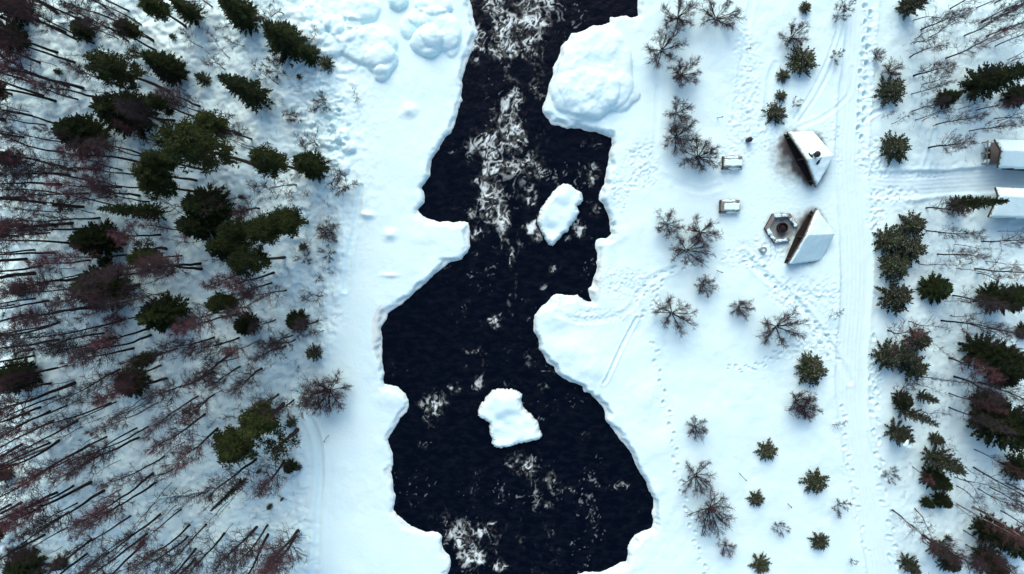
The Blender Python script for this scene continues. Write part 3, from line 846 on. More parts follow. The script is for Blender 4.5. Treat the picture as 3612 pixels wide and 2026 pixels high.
    if holes:
        q = P(2880, 545, 2.6)
        zr = float(roofz(*q))
        V = []; Fc = []
        lathe(V, Fc, [(.20, zr - .1), (.20, zr + .95), (.30, zr + .97), (.30, zr + 1.05), (.12, zr + 1.16)], 18, q)
        put('chimney', mesh_from('chimney', V, Fc, MAT['soot']), root)
        # melted hollows where the roofing felt shows
        for (hx, hy, rx, ry, rot) in ((2870, 545, .42, .40, 0), (2901, 545, .14, .42, .2), (2893, 571, .14, .34, -.7), (2889, 521, .12, .22, .7)):
            hp = P(hx, hy, 2.5)
            zz = float(roofz(*hp))
            V = [(0, 0, .02)]; Fc = []; n = 18
            for k in range(n):
                t = 2 * math.pi * k / n
                r = 1 + .12 * math.sin(3 * t + hx) + .08 * math.sin(5 * t)
                a, b = rx * r * math.cos(t), ry * r * math.sin(t)
                a, b = a * math.cos(rot) - b * math.sin(rot), a * math.sin(rot) + b * math.cos(rot)
                V.append((a, b, float(roofz(hp[0] + a, hp[1] + b)) - zz))
            Fc = [(0, 1 + k, 1 + (k + 1) % n) for k in range(n)]
            put('bare_roof_patch', mesh_from('bare_roof_patch', V, Fc, MAT['soot']), root, (hp[0], hp[1], zz + .375))
    tag(root, label, 'shelter', 'lean-to shelters')
    return root

shelter('snow-roofed lean-to shelter with a black chimney on its roof', (2781, 464), (2883, 659), (2847, 562), [(2882, 457), (2946, 548)], 1, True, 3)
shelter('snow-roofed lean-to shelter facing the hexagonal fire ring', (2884, 735), (2782, 934), (2844, 830), [(2948, 826), (2916, 924)], 0, False, 8)

# hexagonal bench ring round the fire barrel
HC = P(2757, 804)
root = empty('fire_ring_bench', (HC[0], HC[1], gz(*HC)))
hexp = [P(2640 + x * .1868, 700 + y * .1868, .35) for x, y in ((945, 515), (785, 285), (458, 292), (305, 575), (487, 845), (795, 805))]
z0 = gz(*HC)
for k in range(5):
    a, b = hexp[k], hexp[k + 1]
    d = Vector((b[0] - a[0], b[1] - a[1], 0)); L = d.length; d.normalize()
    inn = Vector((HC[0] - (a[0] + b[0]) / 2, HC[1] - (a[1] + b[1]) / 2, 0)).normalized()
    rz = math.atan2(d.y, d.x)
    mid = Vector(((a[0] + b[0]) / 2, (a[1] + b[1]) / 2, 0))
    for j in range(3):
        q = mid + inn * (.07 + j * .125)
        me = box_mesh('plank', (L - .10 - j * .14, .115, .045), MAT['wood'])
        put('plank', me, root, (q.x - HC[0], q.y - HC[1], .42), (0, 0, rz))
    q = mid + inn * .02
    put('side_board', box_mesh('side_board', (L - .05, .04, .40), MAT['darkwood']), root, (q.x - HC[0], q.y - HC[1], .2), (0, 0, rz))
    for s in (-.38, .38):
        q = mid + d * L * s + inn * .2
        put('leg', box_mesh('leg', (.10, .30, .40), MAT['wood']), root, (q.x - HC[0], q.y - HC[1], .20), (0, 0, rz))
    if k != 1 + 0 and True:
        pass
    if k in (0, 1, 3, 4):
        cov = {0: (-.44, .22), 1: (-.40, .47), 3: (-.44, .42), 4: (-.44, .28)}[k]
        p = [mid + d * L * cov[0] + inn * .03, mid + d * L * cov[1] + inn * .03, mid + d * L * cov[1] + inn * .36, mid + d * L * cov[0] + inn * .36]
        me = snow_cap_mesh('snow_patch', [(v.x - HC[0], v.y - HC[1]) for v in p], lambda x, y: .44 + 0 * x, .07, .04, .12, .04, .26 if k in (0, 3) else .14, 20 + k, 1.5, (), 0, .7)
        put('snow_patch', me, root)
tag(root, 'hexagonal wooden bench ring with one open side, partly snow-covered', 'bench ring')

q = P(2640 + 635 * .1868, 700 + 556 * .1868, .3)
root = empty('fire_barrel', (*q, gz(*q)))
V = []; Fc = []
lathe(V, Fc, [(.47, 0), (.50, .05), (.50, .50), (.53, .52), (.53, .56), (.46, .56), (.45, .22)], 26)
put('barrel_wall', mesh_from('barrel_wall', V, Fc[:-1], MAT['soot']), root)
V = []; Fc = []
lathe(V, Fc, [(.448, .2), (.44, .24), (.2, .30), (.05, .33)], 18)
put('ash_bed', mesh_from('ash_bed', V, Fc, MAT['rust']), root)
for k in range(4):
    V = []; Fc = []
    a = k * .8 + .3
    tube(V, Fc, [(-.3 * math.cos(a), -.3 * math.sin(a), .32 + .03 * k), (.3 * math.cos(a), .3 * math.sin(a), .36 + .03 * k)], [.05, .045], 7)
    put('charred_log', mesh_from('charred_log', V, Fc, MAT['rust']), root)
V = []; Fc = []
tube(V, Fc, [(-.08, .78, 0), (-.08, .72, .62), (-.06, .40, .70)], [.05, .045, .03], 8)
put('grill_arm', mesh_from('grill_arm', V, Fc, MAT['soot']), root)
tag(root, 'round black fire barrel inside the hexagonal bench ring', 'fire pit')

# picnic tables
def picnic(label, x0, y0, x1, y1, bare, seed):
    a, b = P(x0, y1, .7), P(x1, y0, .7)
    cx, cy = (a[0] + b[0]) / 2, (a[1] + b[1]) / 2
    L, W = b[0] - a[0], b[1] - a[1]
    root = empty('picnic_table', (cx, cy, gz(cx, cy)))
    tw = W * .54
    for k in range(4):
        put('tabletop_plank', box_mesh('tabletop_plank', (L * .96, tw / 4 - .012, .045), MAT['wood']), root, (0, -tw / 2 + (k + .5) * tw / 4, .76))
    for s in (-1, 1):
        for j in range(2):
            put('seat_plank', box_mesh('seat_plank', (L, .12, .045), MAT['wood']), root, (0, s * (W / 2 - .07 - j * .13), .45))
    for e in (-1, 1):
        x = e * L * .40
        put('cross_beam', box_mesh('cross_beam', (.09, W * .96, .09), MAT['darkwood']), root, (x, 0, .37))
        put('top_beam', box_mesh('top_beam', (.09, tw, .08), MAT['darkwood']), root, (x, 0, .69))
        for s in (-1, 1):
            beam('leg', (x + .09 * e, s * tw * .30, .74), (x + .09 * e, s * W * .40, -.12), .08, .09, MAT['darkwood'], root, (1, 0, 0))
    put('end_rail', box_mesh('end_rail', (.12, W, .10), MAT['darkwood']), root, (-L / 2 + .03, 0, .56))
    lx = -L * .46 + (L * .16 if bare else .05)
    me = snow_cap_mesh('snow_cover', [(lx, -tw * .46), (L * .46, -tw * .46), (L * .47, tw * .46), (lx, tw * .46)], lambda x, y: .78 + 0 * x, .15, .035, .10, .03, .10, seed, 1.4)
    put('snow_cover', me, root)
    for s, u0, u1 in ((1, -.38, .30), (-1, -.18, .46)):
        y = s * (W / 2 - .13)
        me = snow_cap_mesh('snow_strip', [(L * u0, y - .11), (L * u1, y - .11), (L * u1, y + .11), (L * u0, y + .11)], lambda x, yy: .47 + 0 * x, .10, .035, .08, .03, .16, seed + s + 3, 1.8)
        put('snow_strip', me, root)
    tag(root, label, 'picnic table', 'picnic tables by the river')
picnic('snow-covered picnic table nearer the chimneyed shelter, upper of two', 2548, 551, 2621, 599, False, 31)
picnic('snow-covered picnic table with a bare left end, lower of two', 2540, 705, 2613, 754, True, 41)

# small round things in the yard
q = P(2644, 493, .6)
root = empty('waste_bin', (*q, gz(*q)))
V = []; Fc = []
lathe(V, Fc, [(.19, -.1), (.22, .02), (.23, .75), (.25, .77), (.25, .82), (.16, .90), (.05, .92)], 18)
put('drum', mesh_from('drum', V, Fc, MAT['soot']), root)
V = []; Fc = []
tube(V, Fc, [(.30, .05, -.1), (.30, .05, .95), (.12, .05, .97)], [.03, .03, .025], 6)
put('post', mesh_from('post', V, Fc, MAT['soot']), root)
tag(root, 'small round black waste bin standing left of the chimneyed shelter', 'bin')
q = P(2696, 882, .5)
root = empty('well_ring', (*q, gz(*q)))
V = []; Fc = []
lathe(V, Fc, [(.30, -.1), (.30, .45), (.28, .48), (.22, .48), (.22, .30), (.01, .30)], 22)
put('ring_wall', mesh_from('ring_wall', V, Fc, MAT['concrete']), root)
hexr = [(.215 * math.cos(t * math.pi / 8), .215 * math.sin(t * math.pi / 8)) for t in range(16)]
put('snow_fill', snow_cap_mesh('snow_fill', hexr, lambda x, y: .31 + 0 * x, .07, .025, .1, .02, .02, 77, 2), root)
tag(root, 'small round concrete ring with snow inside, below the bench ring', 'ring')

# trail posts with dark heads
for t, x, y, h, lab in (('G', 252, 882, 1.3, 'thin leaning wooden stake above the upper picnic table'),
                   ('H', 250, 582, 1.3, 'thin wooden stake with a dark head between lower bushes and shelter'),
                   ('I', 418, 688, 1.7, 'thin bent stake alone among the small spruces, lower right'),
                   ('I', 778, 912, .6, 'tiny stub stake right of the smallest round spruce'),
                   ('C', 2465, 408, 1.0, 'short stick lying on the smooth ice beside the left trail'),
                   ('G', 470, 365, .8, 'short twig stake in the disturbed snow, top right')):
    q = T(t, x, y)
    root = empty('stake', (*q, gz(*q)))
    lean = -.5 if t == 'C' else .12
    V = []; Fc = []
    tube(V, Fc, [(0, 0, -.15), (lean * .4, -.1, h * .5), (lean, -.15 if t != 'C' else -.6, h if t != 'C' else .25)], [.035, .03, .03], 6)
    put('pole', mesh_from('pole', V, Fc, MAT['pinebark']), root)
    V = []; Fc = []
    e = (lean, -.15 if t != 'C' else -.6, h if t != 'C' else .25)
    tube(V, Fc, [(e[0], e[1], e[2] - .02), (e[0], e[1], e[2] + .12), (e[0], e[1], e[2] + .15)], [.055, .06, .03], 8)
    put('head', mesh_from('head', V, Fc, MAT['soot']), root)
    tag(root, lab, 'stake')

# cabins at the right edge
def cabin(label, nw, sw, ne, se, rt, seed, deck=False):
    ZE, ZR = 2.0, 2.7
    A, B_, C_, D_ = (P(*p, ZE + .2) for p in (nw, sw, se, ne))
    R0, R1 = lerp(A, B_, rt), lerp(D_, C_, rt)
    pn = plane3((*A, ZE), (*D_, ZE), (*R0, ZR)); ps = plane3((*B_, ZE), (*C_, ZE), (*R0, ZR))
    rz_ = lambda x, y: np.minimum(pn(x, y), ps(x, y))
    c = ((A[0] + C_[0]) / 2, (A[1] + C_[1]) / 2)
    root = empty('log_cabin', (0, 0, 0))
    for pl, pf in ((ccw([A, R0, R1, D_]), pn), (ccw([R0, B_, C_, R1]), ps)):
        V, Fc = prism(pl, lambda x, y: float(pf(x, y)) - .01, lambda x, y: float(pf(x, y)) - .14)
        put('roof_slope', mesh_from('roof_slope', V, Fc, MAT['darkwood']), root)
    me = snow_cap_mesh('roof_snow', [A, B_, C_, D_], rz_, .38, .08, .20, .05, .05, seed)
    put('roof_snow', me, root)
    Vec = [lerp(p, c, .12) for p in (A, B_, C_, D_)]
    Vec[0] = (A[0] + 1.9, Vec[0][1]); Vec[1] = (B_[0] + 1.9, Vec[1][1])      # deep porch under the near gable
    zb = gz(*A) - .3
    for i in range(4):
        a, b = Vec[i], Vec[(i + 1) % 4]
        for k in range(13):
            z = zb + .1 + k * .2
            if z > ZE - .15: break
            V = []; Fc = []
            tube(V, Fc, [(a[0], a[1], z), (b[0], b[1], z)], [.11, .11], 8)
            put('wall_log', mesh_from('wall_log', V, Fc, MAT['darkwood']), root)
    for i in (0,):
        for (a, b, pf) in ((A, R0, pn), (R0, B_, ps)):
            beam('barge_board', (a[0] - .03, a[1], float(pf(*a)) - .02), (b[0] - .03, b[1], float(pf(*b)) - .02), .05, .22, MAT['darkwood'], root)
            beam('edge_trim', (a[0] - .03, a[1], float(pf(*a)) + .12), (b[0] - .03, b[1], float(pf(*b)) + .12), .045, .03, MAT['trim'], root)
    wc = lerp(lerp(Vec[0], Vec[1], .5), c, -.02)
    put('door', box_mesh('door', (.08, .9, 1.9), MAT['wood']), root, (wc[0] - .13, wc[1], zb + 1.3), (0, 0, math.atan2(Vec[1][1] - Vec[0][1], Vec[1][0] - Vec[0][0]) + math.pi / 2))
    if deck:
        p0, p1 = P(3470, 503, .4), P(3517, 578, .4)
        n = 9
        for k in range(n):
            x = p0[0] + .35 + (p1[0] + .6 - p0[0] - .35) * (k + .5) / n
            put('deck_plank', box_mesh('deck_plank', ((p1[0] + .6 - p0[0] - .35) / n - .02, p0[1] - p1[1], .05), MAT['wood']), root, (x, (p0[1] + p1[1]) / 2, .38))
        put('deck_rail', box_mesh('deck_rail', (.09, p0[1] - p1[1] + .5, .10), MAT['wood']), root, (p0[0], (p0[1] + p1[1]) / 2 - .1, 1.0))
        for s in (0, .5, 1):
            put('rail_post', box_mesh('rail_post', (.10, .10, 1.1), MAT['wood']), root, (p0[0] + .02, p0[1] + (p1[1] - p0[1]) * s, .45))
        for k, (u, v) in enumerate(((.02, .28), (.42, .55), (.80, 1.0))):
            y0, y1 = p0[1] + (p1[1] - p0[1]) * u, p0[1] + (p1[1] - p0[1]) * v
            me = snow_cap_mesh('snow_heap', [(p0[0] + .14, y1), (p0[0] + .58, y1), (p0[0] + .60, y0), (p0[0] + .16, y0)], lambda x, y: .42 + 0 * x, .32, .05, .2, .05, .1, 90 + k, 1.5)
            put('snow_heap', me, root)
        for k in range(4):
            V = []; Fc = []
            y = p0[1] + (p1[1] - p0[1]) * (.34 + .11 * k)
            tube(V, Fc, [(p0[0] + .2, y, .50), (p0[0] + .62, y - .1, .55)], [.11, .10], 9)
            put('firewood_log', mesh_from('firewood_log', V, Fc, MAT['pinebark']), root)
    tag(root, label, 'cabin', 'cabins at the right edge')
cabin('snow-roofed cabin with a plank deck at its near end', (3513, 492), (3524, 592), (3775, 500), (3775, 606), .42, 51, True)
cabin('snow-roofed cabin half hidden behind a pointed spruce', (3516, 661), (3491, 767), (3775, 672), (3775, 775), .30, 61)
# ------------------------------------------------------------------ tree shapes (a handful of each kind, shared by the copies)
def rdir(az, el):
    return Vector((math.cos(el) * math.cos(az), math.cos(el) * math.sin(az), math.sin(el)))

def limb(rng, p, d, L, n, bend, lift):
    pts = [p.copy()]
    d = d.copy()
    for i in range(n):
        d = (d + Vector((rng.uniform(-bend, bend), rng.uniform(-bend, bend), rng.uniform(-bend, bend) + lift))).normalized()
        pts.append(pts[-1] + d * (L / n))
    return pts

def side_dir(rng, d, ang):
    u = d.orthogonal().normalized(); w = d.cross(u)
    a = rng.uniform(0, 6.283)
    return (d * math.cos(ang) + (u * math.cos(a) + w * math.sin(a)) * math.sin(ang)).normalized()

def ramify(rng, Vb, Fb, Vt, Ft, pts, r0, L, nsub, ntw, twl, tm=1.0):
    """side branches and twigs on a limb"""
    n = len(pts) - 1
    for j in range(nsub):
        s = rng.uniform(.22, 1.0) * n
        i = min(int(s), n - 1)
        p = pts[i].lerp(pts[i + 1], s - i)
        d = (pts[i + 1] - pts[i]).normalized()
        sl = L * rng.uniform(.22, .48) * (1.15 - .5 * s / n)
        sp = limb(rng, p, side_dir(rng, d, rng.uniform(.5, 1.0)), sl, 3, .22, .05)
        tube(Vb, Fb, sp, [max(.011, r0 * .45), max(.010, r0 * .38), .009, .007], 3, False)
        for k in range(ntw):
            m = rng.randint(0, 2)
            q = sp[m].lerp(sp[m + 1], rng.random())
            td = side_dir(rng, (sp[m + 1] - sp[m]).normalized(), rng.uniform(.4, .9))
            tp = limb(rng, q, td, twl * rng.uniform(.5, 1.2), 2, .25, .05)
            tube(Vt, Ft, tp, [.0095 * tm, .008 * tm, .006 * tm], 3, False)

def bare_tree(seed, h, r0, c0, spread, nb, wob=.18, nsub=5, ntw=4, twl=.5, steep=(.35, .95), fork=False):
    rng = random.Random(seed)
    Vk, Fk, Vb, Fb, Vt, Ft = [], [], [], [], [], []
    n = 10
    pts = [Vector((0, 0, -.25))]
    ox = oy = 0; vx = rng.uniform(-.3, .3) * wob; vy = rng.uniform(-.3, .3) * wob
    for i in range(1, n + 1):
        vx += rng.uniform(-wob, wob) * .5; vy += rng.uniform(-wob, wob) * .5
        vx *= .85; vy *= .85
        ox += vx; oy += vy
        pts.append(Vector((ox, oy, h * i / n)))
    rads = [r0 * 1.15] + [max(.018, r0 * (1 - i / n) ** .75) for i in range(1, n + 1)]
    tube(Vk, Fk, pts, rads, 7)
    az = rng.uniform(0, 6)
    for b in range(nb):
        t = c0 + (1 - c0) * ((b + rng.random()) / nb) * .98
        s = t * n; i = min(int(s), n - 1)
        p = pts[i].lerp(pts[i + 1], s - i)
        az += 2.4 + rng.uniform(-.5, .5)
        rel = (t - c0) / (1 - c0)
        L = spread * rng.uniform(.6, 1.15) * (1 - .62 * rel)
        el = rng.uniform(*steep) + .35 * rel
        bp = limb(rng, p, rdir(az, el), L, 4, .16, .06)
        r = max(.014, r0 * .30 * (1 - .6 * rel))
        tube(Vb, Fb, bp, [r, r * .8, r * .6, r * .42, .009], 4, False)
        ramify(rng, Vb, Fb, Vt, Ft, bp, r, L, nsub, ntw, twl)
    # a few dead stubs on the bare bole
    for b in range(6):
        t = rng.uniform(.12, c0); s = t * n; i = min(int(s), n - 1)
        p = pts[i].lerp(pts[i + 1], s - i)
        bp = limb(rng, p, rdir(rng.uniform(0, 6.28), rng.uniform(-.2, .5)), rng.uniform(.3, 1.0), 3, .2, 0)
        tube(Vb, Fb, bp, [.016, .012, .009, .006], 3, False)
    return (Vk, Fk), (Vb, Fb), (Vt, Ft)

def bush(seed, L, nst, nsub=8, ntw=5, el=(.36, 1.12), twl=.42, r=.055):
    """many-stemmed willow or alder"""
    rng = random.Random(seed)
    Vk, Fk, Vb, Fb, Vt, Ft = [], [], [], [], [], []
    for k in range(nst):
        az = 6.283 * k / nst + rng.uniform(-.35, .35)
        e = rng.uniform(*el)
        ln = L * rng.uniform(.8, 1.08)
        p = Vector((.10 * math.cos(az), .10 * math.sin(az), -.05))
        pts = limb(rng, p, rdir(az, e), ln, 5, .06, .02)
        rr = r * rng.uniform(.7, 1.2)
        tube(Vk, Fk, pts, [rr, rr * .85, rr * .7, rr * .55, rr * .4, .009], 5, False)
        for j in range(4):
            m = rng.randint(1, 4)
            sp = limb(rng, pts[m], side_dir(rng, (pts[m + 1] - pts[m]).normalized(), rng.uniform(.25, .5)), ln * .45 * (1.1 - .12 * m), 4, .16, .04)
            tube(Vb, Fb, sp, [rr * .5, rr * .4, rr * .33, .01, .008], 3, False)
            ramify(rng, Vb, Fb, Vt, Ft, sp, rr * .5, ln * .5, 4, ntw, twl, 1.1)
        ramify(rng, Vb, Fb, Vt, Ft, pts, rr, ln, nsub, ntw, twl, 1.1)
    return (Vk, Fk), (Vb, Fb), (Vt, Ft)

def blade(V, F, p, d, up, L, w):
    """a needle-covered shoot: long lens with a raised middle"""
    s = d.cross(up)
    if s.length < 1e-4: s = d.orthogonal()
    s = s.normalized() * w
    m = p + d * (L * .45)
    b = len(V)
    hgt = up * (w * .5)
    V += [tuple(p), tuple(m + s - hgt * .4), tuple(p + d * L), tuple(m - s - hgt * .4), tuple(m + hgt)]
    F += [(b, b + 1, b + 4), (b + 1, b + 2, b + 4), (b + 2, b + 3, b + 4), (b + 3, b, b + 4)]

def spruce(seed, h, R, dz=.42, nbr=8, shoot=.34, w=.055, z0=.06, droop=.25, taper=.85, ragged=.25):
    rng = random.Random(seed)
    Vk, Fk, Vc, Fc, Vb, Fb = [], [], [], [], [], []
    tube(Vk, Fk, [(0, 0, -.25), (0, 0, h * .5), (0, 0, h * .97)], [.022 * h + .02, .012 * h + .015, .012], 7)
    up = Vector((0, 0, 1))
    z = h * z0 + .15
    while z < h * .97:
        rel = z / h
        rr = R * (1 - rel) ** taper * (1 if rel > .12 else .6 + .4 * rel / .12) + .06
        n = max(4, int(nbr * (.55 + .45 * (1 - rel)) + rng.random()))
        a0 = rng.uniform(0, 6.28)
        for k in range(n):
            az = a0 + 6.283 * k / n + rng.uniform(-.22, .22)
            L = rr * rng.uniform(1 - ragged, 1 + ragged * .6)
            el = -.15 + .75 * rel - droop * (1 - rel)
            st = max(2, int(L / .17))
            p = Vector((0, 0, z + rng.uniform(-.12, .12)))
            d = rdir(az, el)
            pts = limb(rng, p, d, L, st, .05, .035)
            tube(Vb, Fb, [pts[0], pts[-1]], [.012 + .006 * L, .006], 3, False)
            for i in range(1, st + 1):
                f = i / st
                dd = (pts[i] - pts[i - 1]).normalized()
                sh = shoot * (1.15 - .55 * f) * rng.uniform(.75, 1.2) * min(1, .5 + L)
                for sg in (-1, 1):
                    sd_ = (dd * .75 + dd.cross(up).normalized() * sg * rng.uniform(.55, .95) + up * rng.uniform(-.22, .14)).normalized()
                    blade(Vc, Fc, pts[i - 1].lerp(pts[i], rng.random()), sd_, up, sh, w * rng.uniform(.8, 1.25))
                blade(Vc, Fc, pts[i - 1], dd, up, L / st * 1.35, w)
            blade(Vc, Fc, pts[-1], dd, up, shoot * .8, w)
        z += dz * rng.uniform(.75, 1.2) * (.65 + .5 * (1 - rel))
    for k in range(5):
        blade(Vc, Fc, Vector((0, 0, h * .94)), rdir(6.28 * k / 5, .9), up, .3, w)
    blade(Vc, Fc, Vector((0, 0, h * .92)), Vector((.03, 0, 1)).normalized(), Vector((1, 0, 0)), h * .08 + .1, w)
    return (Vk, Fk), (Vc, Fc), (Vb, Fb)

def pine(seed, h, R, c0=.5, dz=.5, nbr=6, tuft=.34, dens=9, w=.035):
    rng = random.Random(seed)
    Vk, Fk, Vc, Fc, Vb, Fb = [], [], [], [], [], []
    n = 8; pts = [Vector((0, 0, -.25))]; ox = oy = 0
    for i in range(1, n + 1):
        ox += rng.uniform(-.08, .08); oy += rng.uniform(-.08, .08)
        pts.append(Vector((ox, oy, h * i / n * .98)))
    tube(Vk, Fk, pts, [.17] + [max(.02, .155 * (1 - i / n) ** .7) for i in range(1, n + 1)], 8)
    up = Vector((0, 0, 1))
    z = c0 * h
    while z < h * .98:
        rel = (z / h - c0) / (1 - c0)
        rr = R * math.sqrt(max(.03, 1 - rel ** 1.8)) * (.65 + .35 * min(1, rel / .3))
        k0 = rng.uniform(0, 6.28); m = max(3, int(nbr * rng.uniform(.7, 1.2)))
        s = z / (h * .98) * n; ii = min(int(s), n - 1)
        c = pts[ii].lerp(pts[ii + 1], s - ii)
        for k in range(m):
            L = rr * rng.uniform(.55, 1.1)
            bp = limb(rng, c, rdir(k0 + 6.283 * k / m + rng.uniform(-.3, .3), rng.uniform(.05, .5) + .4 * rel), L, 4, .18, .05)
            tube(Vb, Fb, bp, [.035, .028, .02, .014, .01], 4, False)
            ends = [bp[-1], bp[-2].lerp(bp[-1], .4), bp[2]]
            for j in range(4):
                q = bp[rng.randint(1, 3)]
                e = q + side_dir(rng, (bp[-1] - bp[0]).normalized(), .8) * rng.uniform(.25, .6) * min(1, R)
                tube(Vb, Fb, [q, e], [.014, .008], 3, False)
                ends.append(e)
            for e in ends:
                for _ in range(dens):
                    d = Vector((rng.gauss(0, 1), rng.gauss(0, 1), rng.gauss(.5, .8))).normalized()
                    blade(Vc, Fc, e + d * rng.uniform(0, .08), d, up, tuft * rng.uniform(.6, 1.1), w)
        z += dz * rng.uniform(.7, 1.2)
    return (Vk, Fk), (Vc, Fc), (Vb, Fb)

def proto(kind, i, parts, names, mats, extra):
    out = []
    for (V, F), nm, mt in zip(parts, names, mats):
        if V:
            out.append((nm, mesh_from(kind + '_' + nm, V, F, MAT[mt])))
    return dict(parts=out, **extra)

BT = ('trunk', 'branches', 'twigs'); CT = ('trunk', 'crown', 'branches')
PR = {}
PR['tall'] = [proto('tall', i, bare_tree(100 + i, 13, .115, rng_c - .08, sp, nb + 4, .22, 8, 5, .50), BT, ('bark', 'bough', 'redtwig' if i % 2 else 'twig'), dict(h=13.0, r=sp))
              for i, (rng_c, sp, nb) in enumerate([(.55, 1.5, 22), (.5, 1.7, 24), (.6, 1.3, 20), (.45, 1.9, 26), (.62, 1.6, 20), (.5, 1.4, 26), (.4, 1.8, 28), (.58, 1.2, 22)])]
PR['wide'] = [proto('wide', i, bare_tree(200 + i, 9, .12, .22, 2.5, 28, .2, 8, 6, .5, (.45, 1.05)), BT, ('bark', 'bough', 'twig' if i % 2 else 'redtwig'), dict(h=9.0, r=2.5)) for i in range(6)]
PR['slim'] = [proto('slim', i, bare_tree(300 + i, 7, .055, .35, 1.2, 18, .25, 4, 4, .4, (.4, 1.0)), BT, ('bark', 'bough', 'twig'), dict(h=7.0, r=1.2)) for i in range(6)]
PR['sapling'] = [proto('sapling', i, bare_tree(350 + i, 2.6, .028, .25, .8, 11, .2, 3, 3, .3, (.3, 1.0)), BT, ('bark', 'bough', 'twig'), dict(h=2.6, r=.8)) for i in range(6)]
PR['bush'] = [proto('bush', i, bush(400 + i, 2.7, 14 + 2 * (i % 3), 7, 6), ('trunk', 'branches', 'twigs'), ('bark', 'bark', 'bushtwig'), dict(h=2.4, r=2.3)) for i in range(7)]
PR['shrub'] = [proto('shrub', i, bush(450 + i, 1.4, 8, 5, 4, (.4, 1.2), .28, .02), ('trunk', 'branches', 'twigs'), ('bark', 'bough', 'twig'), dict(h=1.2, r=.9)) for i in range(4)]
PR['spruce'] = [proto('spruce', i, spruce(500 + i, 10, 1.55, .42, 9, .40, .075, .10 if i % 2 else .04), CT, ('bark', 'spruce', 'bark'), dict(h=10.0, r=1.6)) for i in range(5)]
PR['dome'] = [proto('dome', i, spruce(540 + i, 9, 2.1, .40, 10, .46, .085, .05, .2, .55, .2), CT, ('bark', 'spruce', 'bark'), dict(h=9.0, r=2.1)) for i in range(4)]
PR['pine'] = [proto('pine', i, pine(600 + i, 13, 1.7, .52, .5, 6, .36, 9, .042), CT, ('pinebark', 'pine', 'pinebark'), dict(h=13.0, r=1.9)) for i in range(5)]
PR['thinpine'] = [proto('thinpine', i, pine(640 + i, 11, 1.4, .5, .75, 4, .30, 5, .03), CT, ('pinebark', 'pine', 'pinebark'), dict(h=11.0, r=1.5)) for i in range(3)]
PR['young'] = [proto('young', i, spruce(700 + i, 3.2, 1.15, .22, 7, .30, .055, .04, -.05, .9, .22), CT, ('bark', 'young', 'bark'), dict(h=3.2, r=1.25)) for i in range(5)]
PR['frost'] = [proto('frost', i, spruce(740 + i, 5.0, 1.7, .34, 7, .42, .075, .05, .0, .75, .38), CT, ('bark', 'frost', 'bark'), dict(h=5.0, r=1.75)) for i in range(5)]
# ------------------------------------------------------------------ planting
prng = random.Random(2024)
AUTO = []
MARKS = [(*src(t, x, y), ph) for t, x, y, ph in [
 ('A', 1810, 660, 'the clear-standing pointed spruce'), ('A', 2100, 280, 'the double spruce by the boulders'), ('A', 900, 520, 'the long-trunked olive pine'), ('A', 930, 800, 'the big upper black spruce'),
 ('A', 1420, 1050, 'the largest olive pine crown'), ('A', 2350, 1240, 'the dark bank-edge spruce'), ('B', 1020, 150, 'the sideways pointed spruce'), ('B', 780, 690, 'the pale-branched round spruce'),
 ('B', 2190, 240, 'the olive pine nearest the bank'), ('B', 1850, 980, 'the left one of the compact bank spruces'), ('C', 990, 40, 'the snow-specked round spruce'), ('C', 2010, 310, 'the pine at the trail bend'),
 ('C', 1390, 825, 'the fallen snowy tree'), ('A', 0, 0, 'the top left photo corner'), ('C', 0, 1445, 'the bottom left photo corner'), ('B', 0, 400, 'the middle of the left photo edge'), ('B', 0, 1150, 'the lower left photo edge'), ('A', 0, 800, 'the upper left photo edge'),
 ('C', 1300, 1445, 'the bottom edge under the left wood'), ('A', 1000, 0, 'the top edge over the left wood'), ('B', 1230, 890, 'the black spruce in mid left wood'), ('B', 740, 350, 'the round spruce above the pale-branched one'), ('C', 2430, 40, 'the big bush on the ice'), ('A', 650, 1000, 'the second big upper black spruce'), ('C', 560, 600, 'the thickest trunk of the left wood'),
 ('G', 2340, 560, 'the big black upper right spruce'), ('H', 2200, 80, 'the spruce across the cabin roof'), ('H', 1600, 340, 'the roadside pine clump'), ('H', 1620, 790, 'the pine with a white snow clump'), ('H', 2330, 1230, 'the broad black spruce at the right edge'), ('I', 2420, 480, 'the largest black spruce mass'), ('I', 1640, 410, 'the pine with two snow clumps'),
 ('I', 2550, 1445, 'the bottom right photo corner'), ('G', 2550, 0, 'the top right photo corner'), ('G', 1560, 690, 'the frosted pine by the upper road'), ('G', 1600, 1110, 'the frosted pine by the side road'), ('G', 2450, 1160, 'the decked cabin'), ('G', 900, 450, 'the largest upper young spruce'), ('G', 950, 1150, 'the chimneyed shelter'),
 ('I', 990, 760, 'the biggest lower young spruce'), ('H', 660, 990, 'the largest round bush'), ('D', 300, 300, 'the snow-capped boulders')]]
ORD = ['', 'second ', 'third ', 'fourth ', 'fifth ', 'sixth ', 'seventh ', 'eighth ', 'ninth ', 'tenth ', 'eleventh ', 'twelfth ']
BEAR = ['right of', 'upper right of', 'above', 'upper left of', 'left of', 'lower left of', 'below', 'lower right of']
def label_later(o, adj, sx, sy):
    d, ph, mx, my = min((math.hypot(sx - mx, sy - my), ph, mx, my) for mx, my, ph in MARKS)
    b = BEAR[int(round(math.degrees(math.atan2(my - sy, sx - mx)) / 45)) % 8]
    AUTO.append((adj, b, ph, d, o))
def finish_labels():
    seen = {}
    for adj, b, ph, d, o in sorted(AUTO, key=lambda q: q[3]):
        k = seen.get((adj, b, ph), 0); seen[(adj, b, ph)] = k + 1
        tag(o, f'{ORD[k]}{adj} {b} {ph}' if k else f'{adj} closest {b} {ph}')

